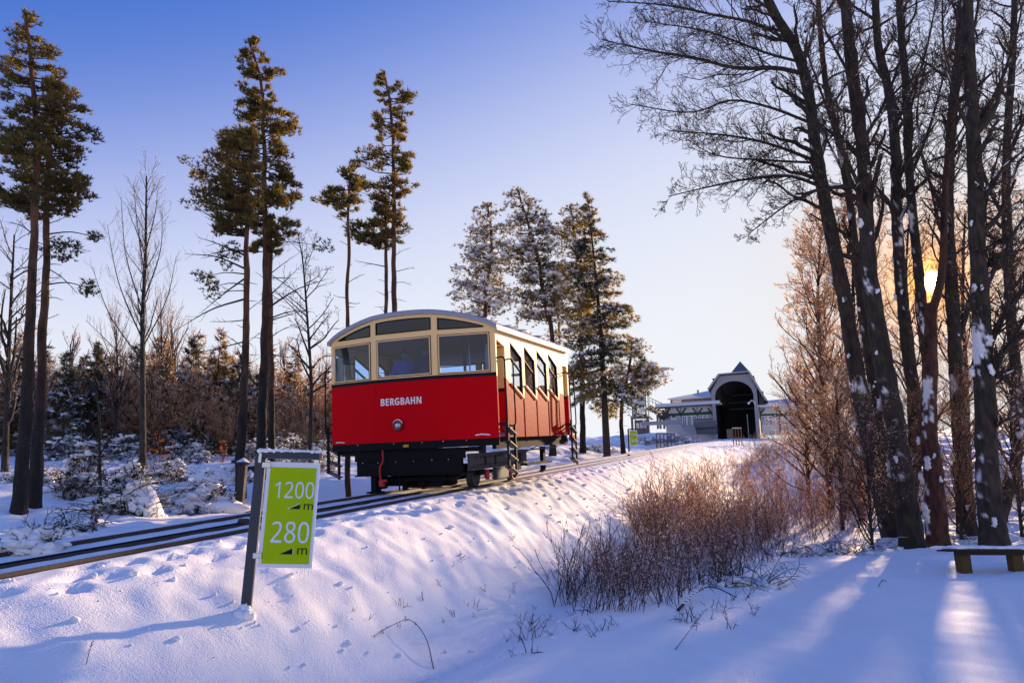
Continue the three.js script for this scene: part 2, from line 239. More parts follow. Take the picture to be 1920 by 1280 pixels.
// ------------------------------------------------------------------ the funicular car
const font = await new FontLoader().loadAsync('fonts/droid/droid_sans_bold.typeface.json');
const fontThin = await new FontLoader().loadAsync('fonts/droid/droid_sans_regular.typeface.json');
const CARUP = LD.clone().cross(V(HD.x, GR, HD.z).normalize()).normalize();
const CARFW = V(HD.x, GR, HD.z).normalize();
const CARM = new THREE.Matrix4();
{
  const A = V(-0.27429, 3.53864, -16.01479), O = A.clone().addScaledVector(LD, -2.1);
  CARM.makeBasis(LD, CARUP, CARFW.clone().negate()).setPosition(O);
}
{
  const car = new THREE.Group(); car.name = 'funicular_car'; scene.add(car);
  CARM.decompose(car.position, car.quaternion, car.scale);
  tag(car, 'red and cream funicular car with a bowed three-window front on the track', 'funicular car');
  const L = 5.55, arch = (x, k = 0) => 2.92 - k - 0.42 * Math.pow(Math.abs(x) / 2.17, 2.2);
  const frontZ = (x) => Math.abs(x) < 0.77 ? 0.3 : 0.3 * (2.1 - Math.abs(x)) / 1.33;
  // facets: [from x, to x]
  const facet = (x0, x1, y0, y1f, holes, depth) => {           // panel standing on the plan line between x0 and x1; y1f is a height or a curve
    const z0 = frontZ(x0), z1 = frontZ(x1), w = Math.hypot(x1 - x0, z1 - z0), sh = new THREE.Shape();
    sh.moveTo(0, y0); sh.lineTo(w, y0);
    if (typeof y1f === 'number') { sh.lineTo(w, y1f); sh.lineTo(0, y1f); } else for (let i = 0; i <= 16; i++) sh.lineTo(w * (1 - i / 16), y1f(lerp(x1, x0, i / 16)));
    for (const h of holes) { const q = new THREE.Path(); h.forEach(([f, y], i) => i ? q.lineTo(f * w, y) : q.moveTo(f * w, y)); q.closePath(); sh.holes.push(q); }
    const g = new THREE.ExtrudeGeometry(sh, { depth, bevelEnabled: false, curveSegments: 4 });
    const m = new THREE.Matrix4().makeBasis(V((x1 - x0) / w, 0, (z1 - z0) / w), V(0, 1, 0), V(-(z1 - z0) / w, 0, (x1 - x0) / w)).setPosition(x0, 0, z0);
    return [g, m, w];
  };
  const place = ([g, m], out) => g.translate(0, 0, out).applyMatrix4(m);
  const END = (g, back) => back ? g.rotateY(Math.PI).translate(0, 0, -L) : g;
  const XS = [[-2.1, -0.77], [-0.77, 0.77], [0.77, 2.1]], AP = 0.085;
  const ringOf = (pts, t) => {                                   // a frame t wide inside an outline given as [x, y]
    const s = new THREE.Shape(); pts.forEach(([x, y], i) => i ? s.lineTo(x, y) : s.moveTo(x, y)); s.closePath();
    const cx = pts.reduce((a, p) => a + p[0], 0) / pts.length, cy = pts.reduce((a, p) => a + p[1], 0) / pts.length;
    const n = pts.length, inner = pts.map((p, i) => {
      const a = pts[(i + n - 1) % n], b = pts[(i + 1) % n]; const d1 = [p[0] - a[0], p[1] - a[1]], d2 = [b[0] - p[0], b[1] - p[1]];
      const l1 = Math.hypot(...d1), l2 = Math.hypot(...d2); let n1 = [-d1[1] / l1, d1[0] / l1], n2 = [-d2[1] / l2, d2[0] / l2];
      if (n1[0] * (cx - p[0]) + n1[1] * (cy - p[1]) < 0) { n1 = n1.map((v) => -v); } if (n2[0] * (cx - p[0]) + n2[1] * (cy - p[1]) < 0) { n2 = n2.map((v) => -v); }
      const k = t / Math.max(0.35, 1 + n1[0] * n2[0] + n1[1] * n2[1]); return [p[0] + (n1[0] + n2[0]) * k, p[1] + (n1[1] + n2[1]) * k];
    });
    const h = new THREE.Path(); inner.forEach(([x, y], i) => i ? h.lineTo(x, y) : h.moveTo(x, y)); h.closePath(); s.holes.push(h); return [s, inner];
  };
  const flatShape = (pts) => { const s = new THREE.Shape(); pts.forEach(([x, y], i) => i ? s.lineTo(x, y) : s.moveTo(x, y)); s.closePath(); return s; };
  for (const back of [false, true]) {
    const lower = [], upper = [], belt = [];
    XS.forEach(([x0, x1], k) => {
      const [, m, w] = facet(x0, x1, 0, 1, [], 0.05);
      const F = (x) => (x - x0) / (x1 - x0);
      const win = k === 1 ? [[-0.69, 1.44], [0.69, 1.44], [0.69, 2.3], [-0.69, 2.3]] : k === 0 ? [[-2.01, 1.43], [-0.85, 1.43], [-0.85, 2.29], [-2.01, 2.29]] : [[0.84, 1.43], [1.98, 1.43], [1.98, 2.3], [0.84, 2.3]];
      const lo = 2.41, archPts = (a, b) => { const o = []; for (let i = 0; i <= 10; i++) { const x = lerp(b, a, i / 10); o.push([x, Math.max(lo + 0.015, arch(x, AP + 0.095))]); } return o; };
      const tl = k === 1 ? [[-0.7, lo + 0.02], [0.7, lo + 0.02], ...archPts(-0.7, 0.7)] : k === 0 ? [[-1.86, lo], [-0.85, lo], ...archPts(-1.86, -0.85)] : [[0.85, lo], [1.86, lo], ...archPts(0.85, 1.86)];
      lower.push(END(place(facet(x0, x1, 0, 1.335, [], 0.05), -0.05), back));
      belt.push(END(place(facet(x0, x1, 1.335, 1.41, [], 0.06), -0.05), back));
      upper.push(END(place(facet(x0, x1, 1.41, (x) => arch(x, AP), [win.map(([x, y]) => [F(x), y]), tl.map(([x, y]) => [F(x), y])], 0.05), -0.05), back));
      for (const [pts, name, fm, th] of [[win, 'front_window', M.cream, 0.032], [tl, 'top_light', M.navy, 0.022]]) {
        const P = pts.map(([x, y]) => [F(x) * w, y]);
        const outer = ringOf(P, name === 'front_window' ? 0.016 : th);
        const [fs, inn] = [outer[0], outer[1]];
        const frame = part(name, END(new THREE.ExtrudeGeometry(fs, { depth: 0.045, bevelEnabled: false }).translate(0, 0, -0.035).applyMatrix4(m), back), M.navy, car);
        let innerPts = inn;
        if (name === 'front_window') { const [s2, i2] = ringOf(inn, 0.02); innerPts = i2; part('frame', END(new THREE.ExtrudeGeometry(s2, { depth: 0.055, bevelEnabled: false }).translate(0, 0, -0.035).applyMatrix4(m), back), M.cream, frame); }
        part('pane', END(new THREE.ShapeGeometry(flatShape(innerPts)).translate(0, 0, -0.012).applyMatrix4(m), back), back ? M.glass : M.frontglass, frame);
      }
    });
    parts('end_panel', lower, M.red, car); parts('belt_stripe', belt, M.navy, car); parts('end_window_surround', upper, M.cream, car);
  }
  // sides
  const toSide = (g, sx) => g.applyMatrix4(new THREE.Matrix4().makeBasis(V(0, 0, -1), V(0, 1, 0), V(1, 0, 0)).setPosition(sx, 0, 0));
  const wins = [0, 1, 2, 3].map((k) => { const a = 0.9 + 0.945 * k; return [[a, 1.22], [a + 0.77, 0.92], [a + 0.77, 1.86], [a, 2.17]]; });
  const zig = [[0.55, 1.33]]; wins.forEach((w) => zig.push([w[0][0] - 0.03, 1.19], [w[1][0] + 0.03, 0.85])); zig.splice(1, 1, [0.87, 1.19]);
    zig.push([4.62, 1.16], [5.0, 1.12]);
  for (const sx of [-1, 1]) {
    const X = sx > 0 ? 2.05 : -2.1;
    const low = flatShape([[0.55, 0], [5.0, 0], ...zig.slice().reverse()]);
    const up = new THREE.Shape();
    zig.forEach(([a, y], i) => i ? up.lineTo(a, y) : up.moveTo(a, y));
    [[5.0, 1.93], [5.45, 1.93], [5.45, 0.0 + 1.12], [5.55, 1.12], [5.55, 2.42], [0, 2.42], [0, 1.33], [0.06, 1.33], [0.06, 2.14], [0.55, 2.02]].forEach(([a, y]) => up.lineTo(a, y)); up.closePath();
    for (const w of wins) { const h = new THREE.Path(); w.forEach(([a, y], i) => i ? h.lineTo(a, y) : h.moveTo(a, y)); h.closePath(); up.holes.push(h); }
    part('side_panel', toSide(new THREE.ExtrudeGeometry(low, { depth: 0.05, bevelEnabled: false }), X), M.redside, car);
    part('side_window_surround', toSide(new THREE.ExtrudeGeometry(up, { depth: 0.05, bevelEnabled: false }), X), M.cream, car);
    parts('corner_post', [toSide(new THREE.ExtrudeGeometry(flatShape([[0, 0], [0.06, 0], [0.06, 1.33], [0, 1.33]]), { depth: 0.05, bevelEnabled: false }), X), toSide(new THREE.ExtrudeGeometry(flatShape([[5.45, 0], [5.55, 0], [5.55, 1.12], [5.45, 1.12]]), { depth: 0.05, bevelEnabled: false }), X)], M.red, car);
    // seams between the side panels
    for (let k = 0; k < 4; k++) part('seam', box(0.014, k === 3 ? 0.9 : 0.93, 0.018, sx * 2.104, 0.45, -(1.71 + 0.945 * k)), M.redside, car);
    for (const w of wins) {
      const [s1, in1] = ringOf(w, 0.03);
      const f = part('side_window', toSide(new THREE.ExtrudeGeometry(s1, { depth: 0.055, bevelEnabled: false }), sx > 0 ? 2.03 : -2.085), M.navy, car);
      const yl = lerp(w[3][1], w[0][1], 0.34), yr = lerp(w[2][1], w[1][1], 0.34);
      part('transom', toSide(new THREE.ExtrudeGeometry(flatShape([[w[0][0] + 0.03, yl - 0.02], [w[1][0] - 0.03, yr - 0.02], [w[1][0] - 0.03, yr + 0.02], [w[0][0] + 0.03, yl + 0.02]]), { depth: 0.05, bevelEnabled: false }), sx > 0 ? 2.03 : -2.08), M.navy, f);
      part('pane', toSide(new THREE.ShapeGeometry(flatShape(in1)), sx > 0 ? 2.055 : -2.06), M.glass, f);
      part('sill', toSide(new THREE.ExtrudeGeometry(flatShape([[w[0][0], w[0][1] - 0.03], [w[1][0], w[1][1] - 0.03], [w[1][0], w[1][1] + 0.005], [w[0][0], w[0][1] + 0.005]]), { depth: 0.03, bevelEnabled: false }), sx > 0 ? 2.1 : -2.13), M.cream, f);
    }
    for (const [a0, a1, top] of [[0.06, 0.55, 2.0], [5.0, 5.45, 1.93]]) {       // recessed doors
      const am = (a0 + a1) / 2, w = a1 - a0, inx = sx * 1.85, by = a0 < 1 ? 1.33 : 1.12;
      parts('door_jamb', [box(0.2, top - 1.09, 0.02, sx * 1.95, (top + 1.09) / 2, -(a1 - 0.011)), box(0.2, top - 1.09, 0.02, sx * 1.95, (top + 1.09) / 2, -(a0 + 0.011)), box(0.2, 0.03, w, sx * 1.95, top + 0.03, -am)], M.jamb, car);
      parts('lower_jamb', [box(0.2, 1.01, 0.02, sx * 1.95, 0.505, -(a1 - 0.011)), box(0.2, 1.01, 0.02, sx * 1.95, 0.505, -(a0 + 0.011))], M.red, car);
      parts('jamb_stripe', [box(0.2, 0.08, 0.024, sx * 1.952, 1.05, -(a1 - 0.013)), box(0.2, 0.08, 0.024, sx * 1.952, 1.05, -(a0 + 0.013))], M.navy, car);
      const d = part('door', merge([box(0.04, 1.0, w, inx, 0.5, -am), box(0.04, 0.25, w, inx, 1.12, -am), box(0.04, 0.12, w, inx, top - 0.05, -am), box(0.04, 0.8, 0.07, inx, 1.6, -(a0 + 0.035)), box(0.04, 0.8, 0.07, inx, 1.6, -(a1 - 0.035))]), M.cream, car);
      part('pane', new THREE.PlaneGeometry(w - 0.14, 0.7).rotateY(Math.PI / 2).translate(inx, 1.57, -am), M.glass, d);
      part('handle', box(0.05, 0.12, 0.03, inx + sx * 0.04, 1.0, -(a0 + 0.08)), M.bright, d);
      // handrails and boarding ladder
      for (const a of [a0 - 0.04, a1 - 0.02]) part('grab_rail', pipe([V(sx * 2.1, 1.72, -a), V(sx * 2.24, 1.73, -a), V(sx * 2.29, 1.66, -a), V(sx * 2.29, 1.2, -a), V(sx * 2.29, 0.3, -a), V(sx * 2.12, 0.26, -a)], 0.018, 8, 40), M.navy, car);
      const st = [a0 + 0.02, a1 - 0.03], lad = part('boarding_ladder', merge([box(0.05, 1.08, 0.05, sx * 2.27, -0.12, -st[0]), box(0.05, 1.08, 0.05, sx * 2.27, -0.28, -st[1]), box(0.2, 0.04, 0.04, sx * 2.17, 0.3, -st[0]), box(0.2, 0.04, 0.04, sx * 2.17, 0.16, -st[1])]), M.navy, car);
      for (const y of [-0.66, -0.4, -0.12, 0.17]) { const g = box(0.16, 0.025, Math.hypot(st[1] - st[0], 0.15)); g.rotateX(-Math.atan2(-0.15, st[1] - st[0]) * -1); part('step', g.translate(sx * 2.25, y - 0.04, -(st[0] + st[1]) / 2), M.steel, lad); }
    }
  }
  // roof
  {
    const n = 40, o = 0.07, pos = [], idx = [];
    const zf = (x) => frontZ(clamp(x, -2.1, 2.1));
    for (let i = 0; i <= n; i++) {
      const x = lerp(-2.17, 2.17, i / n), y = arch(clamp(x, -2.17, 2.17)) , z0 = zf(x) + o, z1 = -L - zf(x) - o, e = Math.pow(Math.abs(x) / 2.17, 16) * 0.06;
      for (const z of [z0, z0 - 0.03, z1 + 0.03, z1]) { pos.push([x, y - e - (z === z0 || z === z1 ? 0.025 : 0), z]); }
      for (const z of [z0, z1]) pos.push([x, y - e - 0.1, z]);
    }
    const at = (i, k) => i * 6 + k;
    for (let i = 0; i < n; i++) for (const [a, b] of [[4, 0], [0, 1], [1, 2], [2, 3], [3, 5], [5, 4]]) idx.push(at(i, a), at(i + 1, a), at(i, b), at(i + 1, a), at(i + 1, b), at(i, b));
    for (const i of [0, n]) idx.push(at(i, 4), at(i, 0), at(i, 1), at(i, 4), at(i, 1), at(i, 2), at(i, 4), at(i, 2), at(i, 5), at(i, 5), at(i, 2), at(i, 3));
    let g = new THREE.BufferGeometry(); g.setAttribute('position', new THREE.Float32BufferAttribute(pos.flat(), 3)); g.setAttribute('uv', new THREE.Float32BufferAttribute(pos.flatMap((p) => [p[0], p[2]]), 2)); g.setIndex(idx);
    g = g.toNonIndexed(); g.computeVertexNormals();
    const roof = part('roof', g, M.roofgrey, car);
    // snow left along the roof
    const mb = new MB(); seed(91);
    for (let k = 0; k < 150; k++) { const x = R(-1.9, 2.12), z = -R(0.3, 5.3); mb.blob(V(x, arch(x) - 0.01, z), R(0.05, 0.2), R(0.008, 0.025), R(0.08, 0.3), SNOWC, 0.3, k, 8); }
    part('roof_snow', mb.geo(), M.lump, roof);
    part('gutter', merge([box(0.05, 0.06, L + 0.1, 2.15, 2.36, -L / 2), box(0.05, 0.06, L + 0.1, -2.15, 2.36, -L / 2)]), M.cream, roof);
  }
  // name, lamp and small fittings on the front
  {
    const g = new TextGeometry('BERGBAHN', { font, size: 0.155, depth: 0.008, curveSegments: 4 }); g.computeBoundingBox(); const bb = g.boundingBox, sc = 1.02 / (bb.max.x - bb.min.x);
    part('name_lettering', g.scale(sc, 1, 1).translate(-0.62, 0.82, 0.3), M.white, car);
    const lamp = part('headlight', merge([cyl(0.125, 0.115, 0.07, 28, -0.16, 0.36, 0.335, Math.PI / 2), new THREE.TorusGeometry(0.1, 0.018, 8, 28).translate(-0.16, 0.36, 0.37)]), std(0.2, 0.004, 0.008, { roughness: 0.4 }), car);
    part('lens', new THREE.SphereGeometry(0.1, 24, 8, 0, Math.PI * 2, 0, 0.9).rotateX(Math.PI / 2).scale(0.98, 0.98, 0.5).translate(-0.16, 0.36, 0.34), std(0.3, 0.32, 0.36, { metalness: 0.9, roughness: 0.12 }), lamp);
    part('bulb', new THREE.SphereGeometry(0.028, 12, 8).translate(-0.16, 0.36, 0.385), M.white, lamp);
    const mb = new MB(); for (let i = 0; i < 9; i++) { const a = lerp(0.5, 2.5, i / 8); mb.blob(V(-0.16 + Math.cos(a) * 0.12, 0.36 + Math.sin(a) * 0.13, 0.355), 0.022, 0.011, 0.022, SNOWC, 0.2, i, 7); }
    part('snow_cap', mb.geo(), M.lump, lamp);
    const sn = new MB(); for (let i = 0; i < 10; i++) { sn.blob(V(1.62 + i * 0.03, 0.075 + 0.012 * Math.sin(i * 0.4), frontZ(1.62 + i * 0.03) + 0.006), 0.035, 0.013, 0.012, SNOWC, 0.3, i, 7); sn.blob(V(-1.95 + i * 0.025, 0.05 + 0.006 * Math.sin(i * 0.5), frontZ(-1.95 + i * 0.025) + 0.006), 0.03, 0.01, 0.012, SNOWC, 0.3, i + 20, 7); }
    part('snow_crust', sn.geo(), M.lump, car);
    part('reflector', box(0.13, 0.055, 0.02, 0.02, -0.09, 0.33), std(0.55, 0.3, 0.02), car);
    part('grab_handle', merge([bar(V(-1.98, 2.02, frontZ(-1.98) + 0.03), V(-1.98, 1.7, frontZ(-1.98) + 0.03), 0.02), box(0.02, 0.02, 0.05, -1.98, 2.02, frontZ(-1.98) + 0.02), box(0.02, 0.02, 0.05, -1.98, 1.7, frontZ(-1.98) + 0.02)]), M.white, car);
  }
  for (const x of [-0.77, 0.77]) part('panel_seam', box(0.012, 1.32, 0.012, x, 0.665, 0.297), M.red, car);
  // floor, seats and partition inside
  part('floor', merge([box(4.06, 0.08, L - 0.02, 0, 0.06, -L / 2), box(1.5, 0.08, 0.26, 0, 0.06, 0.11), box(1.5, 0.08, 0.26, 0, 0.06, -L - 0.11)]), M.inside, car);
  part('platform', box(3.6, 0.33, 1.0, 0, 0.275, -0.52), M.inside, car);
  part('ceiling', box(4.0, 0.03, L, 0, 2.32, -L / 2), M.inside, car);
  {
    const gr = [], F = [-2.0, -0.85, 0.2, 0.85, 2.0];
    for (const x of F) gr.push(box(0.06, 2.1, 0.05, x, 1.2, -2.6));
    for (const y of [0.95, 1.55, 2.24]) gr.push(box(4.0, 0.06, 0.05, 0, y, -2.6));
    for (const x of [-1.62, -1.24, 1.15, 1.42, 1.7]) gr.push(box(0.025, 1.25, 0.03, x, 1.6, -2.6));
    for (const y of [1.25, 1.9]) gr.push(box(4.0, 0.025, 0.03, 0, y, -2.6));
    gr.push(box(1.1, 0.85, 0.03, -1.42, 0.52, -2.6), box(1.1, 0.85, 0.03, 1.42, 0.52, -2.6));
    part('partition', merge(gr), M.inside, car);
    for (const z of [-1.5, -2.1, -3.4, -4.2]) for (const x of [-1.3, 1.3]) { part('bench_seat', merge([rbox(0.95, 0.07, 0.4, 0.02, x, 0.55, z), rbox(0.95, 0.5, 0.06, 0.02, x, 0.85, z - 0.22), box(0.05, 0.45, 0.35, x - 0.4, 0.32, z), box(0.05, 0.45, 0.35, x + 0.4, 0.32, z)]), M.inside, car); }
    part('grab_pole', merge([cyl(0.018, 0.018, 2.2, 10, -0.7, 1.2, -1.2), cyl(0.018, 0.018, 2.2, 10, 0.95, 1.2, -1.2), cyl(0.018, 0.018, 1.7, 10, 0, 1.0, 0.0, 0, 0, Math.PI / 2)]), M.bright, car);
    part('control_desk', rbox(0.8, 0.95, 0.3, 0.03, -1.3, 0.58, -0.2), M.inside, car);
  }
  // underframe
  const apr = [];
  for (const [x0, x1] of XS) apr.push(place(facet(x0, x1, -0.16, 0.0, [], 0.05), -0.06));
  part('apron', merge([...apr, box(4.0, 0.14, L - 0.1, 0, -0.075, -L / 2)]), M.black, car);
  part('front_beam', merge([box(2.74, 0.24, 0.08, -0.04, -0.29, 0.1), box(2.62, 0.3, 0.1, -0.06, -0.56, 0.07), box(2.7, 0.03, 0.16, -0.06, -0.725, 0.07), box(3.4, 0.1, 0.3, -0.1, -0.22, -0.1)]), M.black, car);
  for (const [dx, y] of [[-1.2, -0.44], [-0.8, -0.44], [-0.35, -0.43], [0.1, -0.43], [0.55, -0.42], [0.95, -0.42], [-1.3, -0.03], [-0.3, -0.03], [0.4, -0.03], [0.9, -0.03], [1.4, -0.03]]) part('bolt', new THREE.SphereGeometry(0.014, 8, 6).translate(dx, y, y < -0.1 ? 0.145 : frontZ(dx) + 0.0), M.bright, car);
  for (const sx of [-1, 1]) {
    const beam = part('frame_beam', merge([box(0.05, 0.3, 3.7, sx * 1.36, -0.5, -1.85), box(0.12, 0.03, 3.7, sx * 1.38, -0.335, -1.85), box(0.12, 0.03, 3.7, sx * 1.38, -0.665, -1.85)]), M.steel, car);
    const rv = []; for (let k = 0; k < 40; k++) rv.push(box(0.012, 0.03, 0.03, sx * 1.39, k % 2 ? -0.42 : -0.58, -0.25 - (k >> 1) * 0.16 - (k % 3) * 0.02)); for (const z of [-0.9, -1.5, -2.4, -3.2]) rv.push(box(0.014, 0.2, 0.1, sx * 1.389, -0.5, z));
    part('rivets', merge(rv), M.navy, beam);
    part('side_sill', box(0.1, 0.1, L - 0.1, sx * 1.96, -0.19, -L / 2), M.black, car);
    part('tie_rod', merge([bar(V(sx * 1.9, -0.14, -2.6), V(sx * 1.5, -0.42, -1.7), 0.02), bar(V(sx * 1.9, -0.14, -3.9), V(sx * 1.5, -0.42, -3.0), 0.02), bar(V(sx * 1.6, -0.36, -1.4), V(sx * 1.9, -0.3, -4.8), 0.03)]), M.steel, car);
    part('rear_bracket', merge([box(0.2, 0.06, 2.1, sx * 1.5, -0.7, -4.2), box(0.1, 0.4, 0.2, sx * 1.5, -0.48, -4.7), cyl(0.06, 0.09, 0.14, 10, sx * 1.5, -0.86, -4.7)]), M.black, car);
    for (const z of [-1.35, -3.9]) {
      const w = part('wheel', new THREE.LatheGeometry([[0.05, -0.05], [0.2, -0.045], [0.24, -0.07], [0.29, -0.065], [0.29, -0.04], [0.245, -0.02], [0.24, 0.075], [0.215, 0.08], [0.2, 0.03], [0.05, 0.04], [0.045, 0.09], [0, 0.09]].map((a) => new THREE.Vector2(...a)), 32).rotateZ(-Math.PI / 2 * sx).translate(sx * 0.87, -0.865, z), M.steel, car);
      part('axle_box', rbox(0.12, 0.2, 0.26, 0.02, sx * 1.05, -0.75, z), M.black, w);
    }
    part('brake_shoe', merge([rbox(0.1, 0.24, 0.1, 0.03, sx * 1.02, -0.86, -1.85), cyl(0.05, 0.05, 0.2, 10, sx * 1.02, -0.83, -1.78)]), M.redhose, car);
    part('brake_housing', merge([box(0.1, 0.3, 0.85, sx * 1.02, -0.87, -2.75), box(0.14, 0.04, 0.06, sx * 1.03, -0.78, -2.3), box(0.14, 0.04, 0.06, sx * 1.03, -0.88, -2.3), box(0.14, 0.04, 0.06, sx * 1.03, -0.96, -2.3)]), M.dull, car);
    part('brake_valve', merge([rbox(0.12, 0.16, 0.16, 0.03, sx * 1.05, -0.78, -3.5), rbox(0.1, 0.1, 0.3, 0.03, sx * 1.05, -0.92, -3.45)]), M.redhose, car);
  }
  for (const z of [-1.35, -3.9]) part('axle', cyl(0.05, 0.05, 1.7, 12, 0, -0.865, z, 0, 0, Math.PI / 2), M.black, car);
  part('gear_case', merge([rbox(1.3, 0.35, 0.9, 0.04, 0, -0.75, -1.3), rbox(0.5, 0.5, 0.4, 0.04, -0.2, -0.8, -0.6), rbox(0.3, 0.36, 0.3, 0.04, -0.95, -0.86, -0.15), rbox(0.34, 0.2, 0.2, 0.03, 0.5, -0.82, -0.2), cyl(0.02, 0.02, 0.35, 8, -0.35, -0.9, 0.0), cyl(0.02, 0.02, 0.3, 8, 0.15, -0.88, 0.02)]), M.black, car);
  part('brake_rigging', merge([rbox(0.5, 0.22, 0.5, 0.03, -0.6, -0.88, -0.5), rbox(0.4, 0.26, 0.4, 0.03, 0.45, -0.9, -0.75), box(1.9, 0.08, 0.1, -0.05, -0.84, -0.12), box(0.08, 0.28, 0.08, 0.2, -0.92, -0.1), box(0.08, 0.3, 0.08, -0.3, -0.93, -0.15), cyl(0.07, 0.07, 0.5, 12, 0.35, -0.95, -0.2, 0, 0, Math.PI / 2)]), M.black, car);
  part('rail_clamp', merge([rbox(0.14, 0.34, 0.24, 0.02, -0.95, -0.93, 0.0), box(0.3, 0.04, 0.3, -0.95, -1.1, 0.02)]), M.black, car);
  part('brake_hose', pipe([V(-0.62, 0.0, 0.24), V(-0.62, -0.2, 0.24), V(-0.64, -0.4, 0.2), V(-0.72, -0.55, 0.2), V(-0.74, -0.75, 0.16), V(-0.73, -0.95, 0.14)], 0.022, 8, 40), M.redhose, car);
  part('hose_coupling', merge([rbox(0.12, 0.16, 0.1, 0.03, -0.72, -0.9, 0.14), rbox(0.2, 0.06, 0.06, 0.02, -0.68, -0.84, 0.14)]), M.redhose, car);
  part('buffer', merge([box(0.3, 0.1, 0.6, 1.75, -0.2, -5.6), box(0.1, 0.1, 0.4, 2.1, -0.05, -5.7)]), M.red, car);
}

// ------------------------------------------------------------------ two people standing behind the middle front window
const sdfMesh = (bones, cell, blend) => {                              // one smooth body round tapered bones [a, b, ra, rb]
  const bb = new THREE.Box3(); for (const [a, b, r0, r1] of bones) { bb.expandByPoint(a.clone().addScalar(r0)).expandByPoint(a.clone().addScalar(-r0)).expandByPoint(b.clone().addScalar(r1)).expandByPoint(b.clone().addScalar(-r1)); }
  const c = bb.getCenter(V(0, 0, 0)), h = Math.max(...bb.getSize(V(0, 0, 0)).toArray()) / 2 + blend + cell * 3, n = Math.min(150, Math.ceil(2 * h / cell));
  const mc = new MarchingCubes(n, M.white, false, false, 200000); mc.isolation = 0;
  const p = V(0, 0, 0), ab = V(0, 0, 0), ap = V(0, 0, 0);
  for (let k = 0; k < n; k++) for (let j = 0; j < n; j++) for (let i = 0; i < n; i++) {
    p.set(c.x + (i / n * 2 - 1) * h, c.y + (j / n * 2 - 1) * h, c.z + (k / n * 2 - 1) * h);
    let d = 1e3;
    for (const [a, b, r0, r1] of bones) { ab.subVectors(b, a); ap.subVectors(p, a); const t = clamp(ap.dot(ab) / Math.max(1e-9, ab.lengthSq()), 0, 1); const q = ap.addScaledVector(ab, -t).length() - lerp(r0, r1, t); const e = Math.max(blend - Math.abs(d - q), 0) / blend; d = Math.min(d, q) - e * e * blend * 0.25; }
    mc.field[k * n * n + j * n + i] = -d;
  }
  mc.update();
  const m = mc.count, g = new THREE.BufferGeometry(); g.setAttribute('position', new THREE.BufferAttribute(mc.positionArray.slice(0, m * 3), 3)); g.setAttribute('normal', new THREE.BufferAttribute(mc.normalArray.slice(0, m * 3), 3));
  const s = g.attributes.position; for (let i = 0; i < m; i++) s.setXYZ(i, s.getX(i) * h + c.x, s.getY(i) * h + c.y, s.getZ(i) * h + c.z);
  g.setAttribute('uv', new THREE.BufferAttribute(new Float32Array(m * 2), 2)); return g;
};
